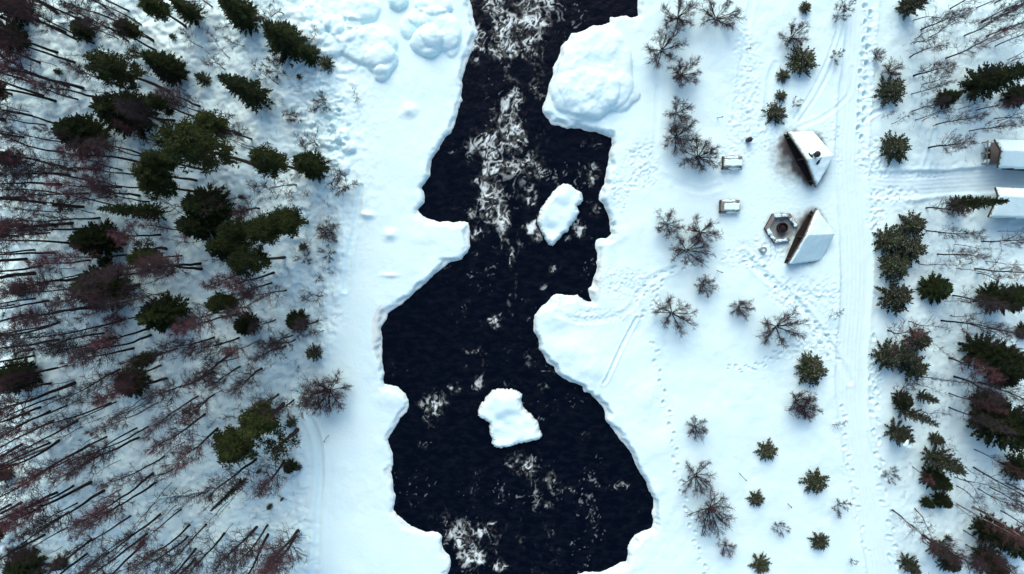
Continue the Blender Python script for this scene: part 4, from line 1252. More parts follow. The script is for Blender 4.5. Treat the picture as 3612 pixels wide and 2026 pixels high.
def grow(kind, name, cat, group, sx, sy, h, r, label, var=None, mats=None, z=None, lean=None, lxy=None):
    x, y = P(sx, sy)
    pr = PR[kind][prng.randrange(len(PR[kind])) if var is None else var % len(PR[kind])]
    s = r / pr['r']
    e = empty(name, (x, y, (gz(x, y) if z is None else z) + (.08 if kind in ('bush', 'shrub') else 0)), prng.uniform(0, 6.283), (s, s, h / pr['h']))
    if lean: e.rotation_euler = (lean[0], lean[1], e.rotation_euler[2])
    made = {}
    for nm, me in pr['parts']:
        o = put(nm, me, made.get({'twigs': 'branches'}.get(nm), e))
        made[nm] = o
        if nm in ('twigs', 'branches', 'crown'): o['kind'] = 'stuff'
        if mats and nm in mats:
            o.material_slots[0].link = 'OBJECT'
            o.material_slots[0].material = MAT[mats[nm]]
    if label.startswith('@'):
        tag(e, None, cat, group); label_later(e, label[1:], *(lxy or (sx, sy)))
    else:
        tag(e, label, cat, group)
    return e

# ---- tall leafless trees: (x, y, stoutness) of the foot of each trunk
TALL = {
 'A': [(290, 185, 3), (125, 180, 3), (490, 130, 2), (530, 260, 3), (615, 315, 1), (355, 492, 3), (155, 492, 2), (475, 412, 2), (595, 482, 2), (660, 675, 3), (545, 662, 3), (415, 610, 2), (285, 632, 2),
       (455, 772, 3), (370, 735, 2), (780, 28, 1), (1005, 105, 2), (930, 190, 1), (1090, 205, 1), (850, 95, 1), (800, 235, 2), (760, 350, 2), (1175, 315, 1), (1190, 390, 2), (975, 668, 2), (770, 745, 1), (630, 760, 1),
       (1515, 805, 1), (1540, 860, 1), (1325, 910, 2), (1300, 955, 1), (300, 880, 1), (385, 950, 1), (500, 955, 2), (490, 1145, 2), (220, 1040, 2), (90, 915, 3), (130, 1155, 2), (605, 1290, 3), (560, 1320, 2), (500, 1388, 2),
       (720, 1360, 2), (600, 1085, 1), (825, 1100, 1), (1110, 1170, 2), (1170, 1190, 1), (1110, 1235, 2), (1200, 1065, 1), (960, 1285, 1), (1080, 1315, 1), (955, 1408, 2), (1105, 1412, 2), (800, 1280, 1), (700, 200, 1), (1000, 330, 1)],
 'B': [(240, 38, 2), (485, 12, 1), (710, 10, 1), (380, 82, 3), (665, 108, 2), (935, 108, 1), (1165, 72, 2), (1095, 28, 1), (495, 145, 1), (585, 228, 3), (480, 255, 1), (690, 270, 2), (800, 190, 2), (1245, 315, 2), (1415, 290, 1),
       (575, 378, 2), (322, 427, 2), (468, 447, 2), (240, 495, 3), (358, 545, 3), (310, 600, 3), (740, 590, 2), (650, 635, 2), (985, 463, 2), (710, 505, 1), (1150, 540, 1), (1525, 530, 2), (1530, 570, 3), (1090, 600, 1), (1070, 688, 3),
       (1150, 775, 2), (590, 715, 1), (328, 785, 2), (422, 800, 2), (170, 830, 1), (750, 845, 3), (780, 858, 2), (225, 912, 2), (490, 960, 3), (410, 985, 2), (960, 945, 3), (820, 1045, 2), (900, 1075, 2), (1155, 1060, 3), (1020, 1162, 2),
       (470, 1098, 3), (285, 1215, 3), (245, 1270, 3), (1100, 905, 1), (1825, 900, 2), (2045, 675, 2), (2065, 597, 2), (1875, 597, 1), (1745, 1200, 2), (1610, 1335, 3), (1230, 1285, 2), (930, 1312, 2), (540, 1285, 1), (480, 1300, 1),
       (1265, 1385, 2), (605, 1410, 3), (435, 1412, 1), (345, 1380, 3), (1140, 1010, 2), (420, 300, 1), (180, 330, 1)],
 'C': [(470, 97, 2), (345, 178, 3), (265, 220, 3), (410, 205, 2), (540, 165, 2), (440, 278, 3), (630, 275, 2), (855, 150, 3), (890, 145, 1), (1055, 335, 2), (1135, 325, 2), (1065, 410, 3), (835, 398, 2), (490, 420, 3), (430, 435, 2),
       (700, 458, 4), (560, 560, 2), (1245, 552, 2), (1180, 668, 3), (1205, 730, 3), (720, 735, 3), (485, 802, 4), (595, 755, 2), (810, 800, 2), (625, 885, 1), (555, 955, 2), (210, 880, 2), (140, 890, 3), (1010, 985, 2), (940, 890, 1),
       (1225, 978, 3), (1020, 1125, 1), (1135, 1115, 2), (1440, 1055, 2), (735, 1145, 3), (705, 1250, 4), (820, 1255, 2), (1480, 1240, 2), (1470, 1320, 3), (1375, 1365, 1), (1085, 1205, 2), (210, 1210, 2), (1380, 940, 1), (910, 1415, 2),
       (1500, 105, 2), (235, 440, 2), (60, 600, 2), (380, 1120, 2), (560, 1060, 1)]}
GL = 'leafless trees of the left wood'
ADJ = {1: 'slender leafless tree', 2: 'straight leafless tree', 3: 'stout leafless tree', 4: 'very stout leafless tree'}
for t, lst in TALL.items():
    for x, y, k in lst:
        sx, sy = src(t, x, y)
        h = {1: prng.uniform(7.5, 10.5), 2: prng.uniform(9.5, 13), 3: prng.uniform(11.5, 15), 4: prng.uniform(14, 16.5)}[k]
        r = {1: 1.15, 2: 1.5, 3: 1.8, 4: 2.1}[k] * prng.uniform(.85, 1.2)
        q = prng.random()
        mats = {'twigs': 'redtwig' if q < .42 else 'twig'}
        grow('tall', 'leafless_tree', 'tree', GL, sx, sy, h, r, '@' + ADJ[k], None, mats, None, (prng.uniform(-.035, .035), prng.uniform(-.035, .035)))
# pale birches
for t, x, y, h, r in (('A', 265, 315, 12, 1.2), ('B', 1300, 735, 10, 1.5), ('B', 1735, 885, 10, 1.6), ('C', 1215, 145, 12, 1.3), ('B', 1975, 780, 9, 1.5), ('B', 1960, 1105, 8, 1.0), ('I', 2170, 945, 13, 1.6), ('I', 2040, 915, 10, 1.1), ('I', 2220, 1280, 11, 1.2), ('C', 420, 470, 12, 1.3)):
    sx, sy = src(t, x, y)
    grow('tall', 'birch_tree', 'birch', 'pale-barked birches', sx, sy, h, r, '@pale-barked leafless birch', None, {'trunk': 'birch', 'branches': 'pinebark'})
# spreading leafless trees
WIDE = {'B': [(1875, 775, 8, 1.4), (2150, 730, 8, 1.8), (1620, 1080, 10, 2.4), (1800, 1085, 10, 2.2), (1810, 1300, 9, 2.0), (1980, 1310, 8, 2.6), (2190, 1070, 8, 1.8), (2150, 1150, 8, 2.0), (2205, 1105, 7, 1.7), (1350, 1160, 10, 1.7), (2460, 280, 4, 1.4), (2420, 770, 4, 1.4), (2380, 960, 6, 1.9), (2070, 950, 6, 1.5), (1950, 120, 6, 2.0), (1430, 375, 4, 1.2)],
        'C': [(1640, 345, 12, 2.2), (1620, 90, 8, 1.6), (1550, 235, 11, 2.2), (2090, 95, 8, 2.0), (2205, 138, 7, 1.6), (1915, 585, 9, 2.6), (2130, 590, 8, 2.4), (1560, 1060, 8, 1.7), (1420, 1150, 9, 2.0), (1700, 1115, 10, 2.2), (1930, 1085, 10, 2.6), (2010, 1070, 8, 2.0), (2010, 1145, 11, 2.8), (2240, 1110, 9, 3.0), (2225, 1150, 10, 2.6), (2440, 60, 6, 2.6)],
        'A': [(1700, 530, 5, 1.2), (1730, 440, 5, 1.0), (1840, 350, 4, .9), (1530, 365, 5, 1.0), (1410, 690, 5, 1.0), (1900, 1050, 6, 2.2), (2380, 1090, 4, 1.5), (2490, 1390, 4, 1.3), (2230, 1390, 5, 1.8), (2100, 640, 4, 1.0), (2440, 770, 3, 1.0), (2220, 880, 3, .9), (2060, 480, 4, 1.1), (2130, 110, 5, 1.3), (1900, 60, 6, 1.2), (1600, 60, 6, 1.5), (1720, 1412, 5, 1.3)]}
for t, lst in WIDE.items():
    for x, y, h, r in lst:
        sx, sy = src(t, x, y)
        grow('wide' if h > 5.5 else 'slim', 'leafless_tree', 'tree', GL, sx, sy, h, r * (1.18 if t == 'C' else 1), '@spreading leafless tree', None, {'twigs': 'redtwig' if prng.random() < .4 else 'twig'})
# right wood: leafless trees
RW = {'G': [(1770, 228, 7, 1.6), (1690, 435, 5, 1.4), (1960, 440, 8, 1.7), (1720, 570, 6, 1.9), (1790, 635, 5, 1.0), (2100, 270, 8, 1.5), (2265, 275, 9, 1.3), (2365, 250, 9, 1.2), (2330, 350, 8, 1.2), (1705, 705, 6, 1.0), (1710, 835, 6, 1.2), (1790, 910, 4.5, .9), (1890, 935, 7, 1.3), (2130, 985, 8, 1.2), (1830, 1110, 7, 1.8), (2180, 830, 6, 1.2), (1990, 70, 8, 1.4), (2330, 25, 9, 1.3), (2190, 60, 8, 1.1), (2230, 160, 8, 1.2), (1560, 930, 2.5, .7), (1480, 885, 2.2, .5), (2400, 90, 9, 1.3)],
      'H': [(1820, 115, 6, 1.7), (1820, 285, 7.5, 1.5), (1900, 460, 7.5, 1.6), (2180, 570, 9, 1.8), (2240, 365, 8, 1.5), (2010, 770, 7, 1.7), (1935, 960, 10, 2.0), (1530, 1030, 5, 1.8), (2270, 1015, 7, 1.0), (1990, 1240, 7, 1.9), (2030, 1380, 8, 2.3), (2130, 1100, 7, 1.3)],
      'I': [(1560, 90, 5, 1.5), (2210, 5, 10, 1.9), (1990, 90, 7, 1.3), (1990, 195, 9, 1.5), (2180, 510, 8, 1.1), (2170, 640, 11, 1.7), (2380, 970, 9, 1.3), (1790, 1150, 8, 2.6), (2090, 1110, 7, 1.1), (2290, 790, 8, 1.4), (2200, 800, 7, 1.2), (1720, 640, 4, .9), (1560, 960, 5, 1.7), (2110, 1220, 6, 1.2), (2420, 760, 9, 1.4)]}
for t, lst in RW.items():
    for x, y, h, r in lst:
        sx, sy = src(t, x, y)
        grow('wide' if h >= 5.5 else 'slim', 'leafless_tree', 'tree', 'leafless trees of the right wood', sx, sy, h, r, '@leafless tree', None, {'twigs': 'redtwig' if prng.random() < .5 else 'twig'})

# ---- thin stems filling the woods, too many and too fine to tell apart: one mass
variants = []
for q in range(6):
    (Va, Fa), (Vb_, Fb_), (Vc_, Fc_) = bare_tree(800 + q, 7, .05, .32, 1.2, 14, .25, 3, 3, .45, (.4, 1.0))
    V = list(Va); F = list(Fa); ms = [0] * len(Fa)
    for Vx, Fx, mi in ((Vb_, Fb_, 1), (Vc_, Fc_, 1)):
        n = len(V); V += Vx; F += [tuple(k + n for k in f) for f in Fx]; ms += [mi] * len(Fx)
    variants.append((np.array(V), F, ms))
VV, FF, MS, nv_ = [], [], [], 0
k = 0
while k < 200:
    left = k < 135
    sx = prng.uniform(20, 900) if left else prng.uniform(3180, 3600)
    sy = prng.uniform(20, 2010)
    if left and sx > 600 and sy < 420: continue
    if not left and 470 < sy < 790: continue
    h = prng.uniform(5, 9) if left else prng.uniform(4, 8)
    x, y = P(sx, sy)
    V, F, ms = variants[prng.randrange(6)]
    a = prng.uniform(0, 6.283); rs = prng.uniform(.7, 1.3) / 1.2
    lx_, ly_ = prng.uniform(-.06, .06), prng.uniform(-.06, .06)
    c_, s_ = math.cos(a), math.sin(a)
    W = np.empty_like(V)
    W[:, 2] = V[:, 2] * h / 7
    W[:, 0] = (V[:, 0] * c_ - V[:, 1] * s_) * rs + W[:, 2] * lx_ + x
    W[:, 1] = (V[:, 0] * s_ + V[:, 1] * c_) * rs + W[:, 2] * ly_ + y
    W[:, 2] += gz(x, y)
    VV.append(W); FF += [tuple(q + nv_ for q in f) for f in F]; MS += ms; nv_ += len(V)
    k += 1
me = mesh_from('thin_stems', np.concatenate(VV), FF, MAT['bark'])
me.materials.append(MAT['twig'])
me.polygons.foreach_set('material_index', np.array(MS, dtype=np.int32))
tag(put('thin_stems', me), 'countless thin leafless stems filling the woods between the bigger trees', 'thicket', kind='stuff')

# ---- conifers: tile, tip, foot, crown radius (sheet px of that tile), kind
def conifer(t, tip, foot, rpx, kind, label=None, hmin=1.5, group=None, hfix=None, snowy=None):
    a, b = src(t, *tip), src(t, *foot)
    A, B_ = P(*a), P(*b)
    h = CAMH * (1 - math.hypot(*B_) / max(math.hypot(*A), .1))
    h = hfix or max(hmin, min(21, h))
    k = (SW / 2576 if t == 'O' else S) * M_PER_PX
    r = rpx * k * (CAMH - h * .45) / CAMH * (1.14 if kind in ('pine', 'thinpine') else 1)
    nm = {'spruce': 'spruce_tree', 'dome': 'spruce_tree', 'pine': 'pine_tree', 'thinpine': 'pine_tree', 'young': 'young_spruce', 'frost': 'frosted_pine'}[kind]
    ct = {'spruce': 'spruce', 'dome': 'spruce', 'pine': 'pine', 'thinpine': 'pine', 'young': 'young spruce', 'frost': 'pine'}[kind]
    gp = group or {'spruce': 'dark spruces', 'dome': 'dark spruces', 'pine': 'olive pines of the left wood', 'thinpine': 'olive pines of the left wood', 'young': 'young spruces in the open snow', 'frost': 'frosted pines along the road'}[kind]
    adj = {'spruce': 'dark pointed spruce', 'dome': 'broad blackish spruce', 'pine': 'olive-green pine', 'thinpine': 'thin sparse pine', 'young': 'small young spruce', 'frost': 'grey-green frosted pine'}[kind]
    cxp, cyp = (a[0] + b[0]) / 2, (a[1] + b[1]) / 2
    e = grow(kind, nm, ct, gp, b[0], b[1], h, r, label or '@' + adj, lxy=(cxp, cyp))
    if snowy:
        q = snowy
        me = snow_cap_mesh('snow_clump', [(q[2] * math.cos(v * .785), q[2] * .8 * math.sin(v * .785)) for v in range(8)], lambda x, y: 0 * x, .10, .04, .2, .08, .34, 200 + int(q[0]), 2.5)
        w = e.scale
        sc = put('snow_clump', me, e, (0, 0, 0))
        sc.location = (q[0] / w[0], q[1] / w[1], h * q[3] / w[2]); sc.scale = (1 / w[0], 1 / w[1], 1 / w[2])
    return e

CON = [
 # left wood
 ('A', (1655, 560), (1960, 740), 125, 'spruce', 'pointed spruce standing clear at the upper left wood edge'),
 ('A', (1650, -10), (1880, 160), 130, 'spruce', None), ('A', (1985, 170), (2190, 350), 150, 'spruce', 'double spruce nearest the snow-capped boulders'), ('A', (2270, 330), (2340, 430), 85, 'spruce', None),
 ('A', (2420, 440), (2455, 485), 70, 'young', 'small sparse conifer left of the snow-capped boulders'), ('A', (1320, 285), (1335, 300), 32, 'young', None), ('A', (480, 545), (495, 560), 34, 'young', None), ('A', (1490, 535), (1560, 610), 65, 'young', None),
 ('A', (640, 215), (710, 265), 92, 'dome', None), ('A', (905, 230), (1175, 325), 85, 'pine', None), ('A', (1100, 400), (1330, 530), 115, 'spruce', None), ('A', (1190, 440), (1360, 570), 105, 'dome', None),
 ('A', (740, 450), (1280, 690), 150, 'pine', 'large olive pine with long visible trunk, upper left wood'), ('A', (790, 700), (1080, 890), 180, 'dome', 'big round black spruce, upper left wood'), ('A', (520, 900), (760, 1040), 165, 'dome', None),
 ('A', (1150, 740), (1470, 880), 90, 'pine', None), ('A', (1290, 960), (1990, 1255), 185, 'pine', 'largest olive pine crown in the middle of left wood'), ('A', (1400, 1000), (1690, 1100), 150, 'pine', None), ('A', (1520, 830), (1810, 1010), 120, 'pine', None),
 ('A', (1120, 1160), (1535, 1275), 100, 'pine', None), ('A', (1060, 1240), (1495, 1358), 110, 'pine', None), ('A', (1930, 1140), (2230, 1265), 130, 'pine', None), ('A', (2230, 1190), (2385, 1255), 115, 'dome', 'dark round spruce at the upper left bank edge'),
 ('A', (1120, 1400), (1480, 1440), 110, 'pine', None), ('A', (1120, 0), (1415, 215), 105, 'pine', None), ('A', (1330, -20), (1500, 145), 95, 'spruce', None), ('A', (30, 40), (230, 110), 130, 'spruce', None), ('A', (-20, 230), (190, 330), 130, 'dome', None), ('A', (120, 290), (260, 350), 70, 'spruce', None),
 ('A', (-40, 670), (130, 720), 110, 'pine', None), ('A', (20, 1180), (150, 1210), 75, 'spruce', None), ('A', (2250, 570), (2265, 590), 28, 'young', None), ('A', (960, 210), (1060, 280), 90, 'thinpine', None), ('A', (1020, 400), (1130, 440), 70, 'thinpine', None),
 ('B', (785, 155), (1260, 150), 85, 'spruce', 'horizontal-looking pointed spruce in the middle of left wood'), ('B', (1420, 60), (1640, 110), 165, 'dome', None), ('B', (1360, 240), (1620, 250), 130, 'dome', None), ('B', (590, 345), (860, 355), 150, 'dome', None),
 ('B', (620, 700), (900, 690), 180, 'dome', 'round black spruce with a pale branch across it'), ('B', (1090, 910), (1340, 880), 155, 'dome', None), ('B', (1020, 490), (1395, 470), 80, 'pine', None), ('B', (1080, 440), (1280, 420), 110, 'thinpine', None),
 ('B', (1000, 1270), (1350, 1160), 70, 'pine', None), ('B', (1590, 820), (1875, 775), 100, 'pine', None), ('B', (1800, 990), (1890, 970), 95, 'dome', 'compact round spruce, left of the two near the lower bank'), ('B', (2170, 970), (2250, 950), 88, 'dome', 'compact round spruce nearest the lower left bank'),
 ('B', (2320, 1230), (2370, 1190), 75, 'young', None), ('B', (2090, 240), (2300, 225), 135, 'pine', 'olive pine closest to the left bank, mid photo'), ('B', (1900, 310), (2170, 290), 140, 'pine', None), ('B', (1570, 420), (1810, 400), 150, 'spruce', None), ('B', (1780, 470), (2140, 485), 130, 'pine', None), ('B', (1690, 300), (1990, 290), 110, 'pine', None),
 ('B', (930, 1420), (1060, 1390), 130, 'dome', 'round black spruce with white snow specks, lower left wood'), ('B', (30, 1400), (240, 1350), 145, 'dome', None), ('B', (150, 740), (240, 715), 62, 'spruce', None), ('B', (450, 60), (660, 108), 90, 'thinpine', None), ('B', (0, 250), (260, 250), 105, 'thinpine', None), ('B', (790, 530), (870, 520), 55, 'pine', None),
 ('B', (2250, 415), (2285, 405), 42, 'young', None), ('B', (130, 1190), (285, 1160), 70, 'thinpine', None), ('B', (1815, 30), (1825, 35), 26, 'young', None),
 ('C', (1690, 510), (1910, 370), 180, 'pine', None), ('C', (1900, 400), (2130, 165), 165, 'pine', 'olive pine with its crown over the bend of the left trail'), ('C', (2040, 500), (2230, 360), 150, 'thinpine', None), ('C', (2170, 330), (2205, 290), 55, 'young', None), ('C', (2140, 660), (2190, 620), 62, 'spruce', None), ('C', (2230, 645), (2250, 630), 34, 'young', None),
 ('C', (1620, 1000), (1850, 720), 48, 'spruce', 'narrow dark spruce tip below the fallen tree'), ('C', (-60, 1130), (110, 1040), 125, 'pine', None), ('C', (90, 1430), (270, 1330), 160, 'dome', None), ('C', (430, 1370), (510, 1320), 62, 'spruce', None), ('C', (20, 720), (100, 670), 65, 'spruce', None), ('C', (1400, 230), (1560, 140), 60, 'thinpine', None),
 ('C', (1060, 1215), (1090, 1190), 30, 'young', None), ('C', (1480, 1350), (1500, 1335), 24, 'young', None), ('C', (1940, 665), (1955, 660), 24, 'young', None), ('C', (2120, 870), (2130, 865), 16, 'young', None), ('C', (2030, 925), (2040, 918), 28, 'young', None),
 # open snow on the right
 ('O', (2030, 140), (2012, 158), 44, 'young', 'largest young spruce above the chimneyed shelter'), ('O', (1973, 186), (1968, 192), 21, 'young', 'tiny young spruce left of the largest upper one'), ('O', (2028, 17), (2022, 23), 18, 'young', 'tiny young spruce at the top photo edge'), ('O', (1968, 238), (1963, 243), 18, 'young', 'tiny young spruce touching a bigger one above the yard'), ('O', (1960, 277), (1948, 288), 34, 'young', 'young spruce just above the yard, upper left of shelter'),
 ('O', (2256, 212), (2232, 232), 42, 'frost', 'frosted pine right of the upper road'), ('O', (2270, 362), (2242, 375), 44, 'frost', 'frosted pine right of the road near the side branch'),
 ('O', (2050, 952), (2036, 930), 48, 'young', 'young spruce above the purplish bush, left of the road'), ('O', (2052, 925), (2032, 918), 38, 'young', 'second leader of the young spruce above the purplish bush'), ('O', (1936, 1144), (1925, 1130), 34, 'young', 'young spruce alone in open snow, upper of the lower group'), ('O', (2062, 1226), (2045, 1207), 40, 'young', 'biggest young spruce of the lower open snow, near the road'), ('O', (1910, 1264), (1900, 1252), 27, 'young', 'smallest round young spruce of the lower open snow'), ('O', (2070, 1372), (2056, 1357), 30, 'young', 'young spruce near the bottom of the road'), ('O', (1924, 1434), (1910, 1416), 33, 'young', 'young spruce cut by the bottom photo edge'),
 # along the road and right wood
 ('O', (2318, 552), (2285, 567), 40, 'frost', 'frosted pine at top right of the roadside clump'), ('O', (2252, 598), (2226, 606), 44, 'frost', 'frosted pine at left of the roadside clump'), ('O', (2308, 622), (2272, 625), 50, 'frost', 'frosted pine at the centre of the roadside clump'), ('O', (2276, 672), (2235, 668), 46, 'frost', 'frosted pine just below the roadside clump'), ('O', (2282, 758), (2238, 746), 48, 'frost', 'frosted pine topped with a round white snow clump'),
 ('O', (2384, 726), (2340, 724), 40, 'dome', 'compact black spruce right of the snow-topped frosted pine'), ('O', (2330, 866), (2298, 852), 36, 'frost', None), ('O', (2255, 908), (2222, 894), 44, 'frost', None), ('O', (2320, 940), (2284, 918), 42, 'frost', None), ('O', (2298, 905), (2260, 890), 34, 'frost', None),
 ('I', (1920, 160), (1770, 100), 58, 'frost', None), ('I', (1690, 200), (1620, 130), 75, 'dome', None), ('I', (1930, 290), (1620, 200), 75, 'frost', None), ('I', (1720, 440), (1570, 370), 105, 'frost', 'frosted pine with two white snow clumps, lower roadside'), ('I', (1960, 460), (1870, 420), 60, 'frost', None), ('I', (2100, 690), (1840, 545), 125, 'frost', None),
 ('I', (1950, 860), (1830, 700), 95, 'dome', None), ('I', (1950, 1020), (1900, 870), 75, 'spruce', None), ('I', (1850, 960), (1800, 895), 48, 'spruce', None), ('I', (1980, 1310), (1880, 1230), 90, 'frost', None), ('I', (1760, 1440), (1660, 1350), 85, 'frost', None), ('I', (2060, 1420), (1960, 1330), 90, 'spruce', None),
 ('G', (2600, 380), (2150, 650), 140, 'spruce', 'big black spruce at the upper right photo edge'), ('G', (2070, 690), (1930, 750), 78, 'spruce', None), ('G', (2620, 690), (2450, 730), 95, 'spruce', None), ('G', (1850, -20), (1640, 70), 100, 'frost', None), ('G', (1720, 10), (1640, 60), 60, 'frost', None),
 ('H', (2445, 95), (2010, 90), 78, 'spruce', 'pointed black spruce leaning across the cabin roof'), ('H', (2600, 850), (2270, 780), 130, 'dome', None), ('H', (2620, 720), (2480, 730), 60, 'spruce', None), ('H', (2600, 1320), (2150, 1165), 145, 'dome', None), ('H', (2620, 1420), (2330, 1300), 120, 'spruce', None), ('H', (2620, 1030), (2530, 1030), 70, 'spruce', None),
 ('I', (2430, 230), (2220, 130), 100, 'dome', None), ('I', (2700, 560), (2280, 280), 210, 'dome', 'largest black spruce mass at the right photo edge'), ('I', (2560, 420), (2230, 250), 130, 'spruce', None), ('I', (2640, 760), (2460, 620), 120, 'spruce', None), ('I', (2480, 1240), (2230, 1080), 125, 'dome', None), ('I', (2400, 1460), (2230, 1310), 125, 'dome', None), ('I', (2650, 1330), (2450, 1180), 120, 'dome', None), ('I', (2500, 10), (2330, -40), 90, 'dome', None), ('I', (1990, 1180), (1960, 1160), 30, 'young', None)]
for c in CON:
    t, tip, foot, rpx, kind, lab = c
    snowy = None
    if lab and 'round white snow clump' in lab: snowy = (.55, -.55, .42, .72)
    if lab and 'two white snow clumps' in lab: snowy = (.4, -.1, .5, .92)
    conifer(t, tip, foot, rpx, kind, lab, 1.0 if rpx < 40 else 1.8, snowy=snowy,
            group='conifers at the left bank' if (kind == 'young' and t in 'ABC') else None)

# ---- willow and alder bushes in the open: (tile, foot, radius px, label)
BUSH = [
 ((1705, 45), 46, 'leafless bush at the top photo edge, left of two'), ((1800, 48), 50, 'leafless bush at the top photo edge, right of two'), ((1664, 128), 52, 'leafless bush beside the big rounded snowbank'), ((1712, 190), 42, 'leafless bush lower right of the one beside the snowbank'),
 ((1701, 286), 38, 'topmost of three leafless bushes left of upper picnic table'), ((1701, 345), 48, 'middle of three leafless bushes left of upper picnic table'), ((1756, 396), 50, 'lowest of three leafless bushes, touching upper picnic table side'),
 ((1676, 564), 40, 'leftmost leafless bush of the three below lower picnic table'), ((1762, 585), 44, 'upper right leafless bush of the three below lower picnic table'), ((1726, 630), 50, 'lowest leafless bush of the three below lower picnic table'),
 ((1690, 788), 54, 'round leafless bush near the riverbank trampled snow'), ((1768, 718), 31, 'small leafless bush above the round riverbank bush'), ((1857, 772), 31, 'small round leafless bush between two bigger ones'), ((1953, 822), 58, 'largest round leafless bush left of the road'),
 ((1990, 95), 38, 'leafless bush above the largest upper young spruce'), ((2002, 1008), 40, 'dense purplish bush below a young spruce by the road'), ((2020, 1025), 34, 'lower half of the dense purplish bush by the road'), ((1748, 1072), 32, 'sparse leafless bush alone right of the lower pool'),
 ((1748, 1195), 46, 'upper of two overlapping leafless bushes by the lower pool'), ((1786, 1280), 56, 'lower of two overlapping leafless bushes by the lower pool'), ((1824, 1372), 26, 'small dark bush near the bottom photo edge'),
 ((826, 985), 60, 'big leafless bush on the ice beside left trail'), ((832, 582), 34, 'leafless bush on left bank level with the upper rapids'), ((2235, 180), 26, 'thin leafless bush right of the upper road'), ((2200, 143), 18, 'tiny leafless bush right of the upper road')]
for (x, y), r, lab in BUSH:
    sx, sy = src('O', x, y)
    rm = r * SW / 2576 * M_PER_PX * .97
    red = 'purplish' in lab or 'dark' in lab
    grow('bush', 'leafless_bush', 'bush', 'leafless bushes', sx, sy, max(1.1, rm * 1.25), rm, lab, None, {'twigs': 'redtwig'} if red else None)
SHR = [('O', 2085, 798, 20), ('O', 2095, 1068, 18), ('O', 1958, 1322, 16), ('O', 2108, 1268, 17), ('O', 2142, 1405, 17), ('O', 2108, 38, 16), ('O', 2100, 145, 13), ('O', 2000, 262, 10), ('O', 870, 468, 26), ('O', 738, 475, 24), ('O', 815, 260, 18), ('O', 893, 255, 18), ('O', 700, 180, 20), ('O', 745, 300, 16), ('O', 760, 430, 16),
       ('O', 830, 640, 16), ('O', 838, 690, 16), ('O', 800, 700, 20), ('O', 770, 650, 16), ('O', 815, 830, 22), ('O', 770, 830, 22), ('O', 2235, 1190, 16), ('O', 2120, 20, 14), ('O', 1950, 1130 - 700, 0)]
for t, x, y, r in SHR:
    if r == 0: continue
    sx, sy = src(t, x, y)
    rm = r * SW / 2576 * M_PER_PX
    grow('shrub' if prng.random() < .6 else 'sapling', 'sapling', 'sapling', 'leafless saplings', sx, sy, rm * 1.9, rm, '@small leafless sapling')

# ---- saplings at the left wood edge
k = 0
while k < 46:
    x, y = prng.uniform(1150, 2480), prng.uniform(0, 4300)
    t = 'ABC'[min(2, int(y // 1445))]
    sx, sy = x * S, y * S
    if sy > 2010: continue
    wx_, wy_ = P(sx, sy)
    le = float(np.interp(-wy_, [-30, -15, 0, 10, 20, 30, 45], [T('O', 760, 0)[0], T('O', 830, 250)[0], T('O', 880, 560)[0], T('O', 850, 850)[0], T('O', 760, 1100)[0], T('O', 790, 1300)[0], T('O', 790, 1445)[0]]))
    if wx_ > le - .6 or wx_ < le - 16: continue
    grow('sapling', 'sapling', 'sapling', 'leafless saplings', sx, sy, prng.uniform(1.2, 3.4), prng.uniform(.35, .9), '@thin leafless sapling')
    k += 1

# ---- fallen snow-laden tree
a, b = T('C', 1590, 800), T('C', 1190, 852)
root = empty('fallen_tree', (a[0], a[1], gz(*a)))
V = []; Fc = []
dv = Vector((b[0] - a[0], b[1] - a[1], 0)); Lf = dv.length; dv.normalize(); nv = Vector((-dv.y, dv.x, 0))
zr = lambda s: gz(a[0] + dv.x * s, a[1] + dv.y * s) - gz(*a) + .28
tube(V, Fc, [tuple(dv * (Lf * i / 6) + Vector((0, 0, zr(Lf * i / 6)))) for i in range(7)], [.10, .10, .09, .08, .06, .045, .03], 8)
put('trunk', mesh_from('trunk', V, Fc, MAT['bark']), root)
V = []; Fc = []
tube(V, Fc, [tuple(dv * (Lf * i / 6) + Vector((0, 0, zr(Lf * i / 6) + .08))) for i in range(7)], [.13, .13, .12, .11, .10, .10, .09], 8)
me = mesh_from('snow_load', V, Fc, MAT['snow'], True); put('snow_load', me, root)
V = []; Fc = []
r_ = random.Random(5)
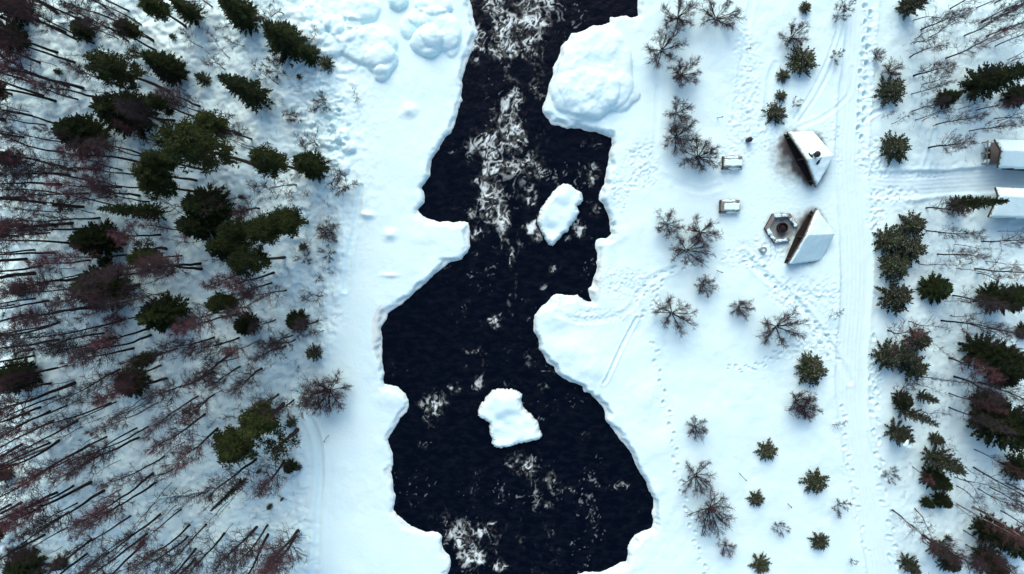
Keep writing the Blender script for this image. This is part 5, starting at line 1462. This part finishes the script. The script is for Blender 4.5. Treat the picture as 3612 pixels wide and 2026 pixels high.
for i in range(26):
    s = Lf * (.15 + .8 * i / 26)
    p = dv * s + Vector((0, 0, zr(s)))
    e = p + nv * r_.choice((-1, 1)) * r_.uniform(.4, 1.3) * (1 - .4 * i / 26) + dv * r_.uniform(0, .5) + Vector((0, 0, r_.uniform(-.25, .5)))
    m = p.lerp(e, .5) + Vector((0, 0, .1))
    tube(V, Fc, [tuple(p), tuple(m), tuple(e)], [.03, .022, .012], 4, False)
    for _ in range(4):
        q = m.lerp(e, r_.random()); tube(V, Fc, [tuple(q), tuple(q + Vector((r_.uniform(-.3, .3), r_.uniform(-.3, .3), r_.uniform(-.1, .2))))], [.012, .008], 3, False)
put('branches', mesh_from('branches', V, Fc, MAT['bough']), root)
tag(root, 'fallen tree laden with snow in the lower left wood', 'fallen tree')

# ---- countless twigs poking out of the snow under the left wood
r_ = random.Random(77)
V = []; Fc = []
for _ in range(2600):
    sx, sy = r_.uniform(0, 1180), r_.uniform(0, 2026)
    x, y = P(sx, sy)
    if np.interp(-y, [-30, -15, 0, 10, 20, 30, 45], [T('O', 760, 0)[0], T('O', 830, 250)[0], T('O', 880, 560)[0], T('O', 850, 850)[0], T('O', 760, 1100)[0], T('O', 790, 1300)[0], T('O', 790, 1445)[0]]) - .4 < x: continue
    z = gz(x, y)
    p = Vector((x, y, z - .05)); L = r_.uniform(.3, 1.1)
    pts = limb(r_, p, rdir(r_.uniform(0, 6.28), r_.uniform(.2, 1.2)), L, 3, .25, 0)
    tube(V, Fc, pts, [.014, .011, .009, .006], 3, False)
    for k in range(2):
        q = pts[r_.randint(1, 2)]
        tube(V, Fc, [q, q + side_dir(r_, (pts[2] - pts[1]).normalized(), .7) * L * .4], [.009, .006], 3, False)
for _ in range(500):
    sx, sy = r_.uniform(3140, 3612), r_.uniform(0, 2026)
    if 590 < sy < 700: continue
    x, y = P(sx, sy); z = gz(x, y)
    p = Vector((x, y, z - .05)); L = r_.uniform(.3, .9)
    pts = limb(r_, p, rdir(r_.uniform(0, 6.28), r_.uniform(.2, 1.2)), L, 3, .25, 0)
    tube(V, Fc, pts, [.014, .011, .009, .006], 3, False)
o = put('undergrowth_twigs', mesh_from('undergrowth_twigs', V, Fc, MAT['twig']))
tag(o, 'thin bare undergrowth twigs poking out of the forest snow', 'twigs', kind='stuff')

finish_labels()
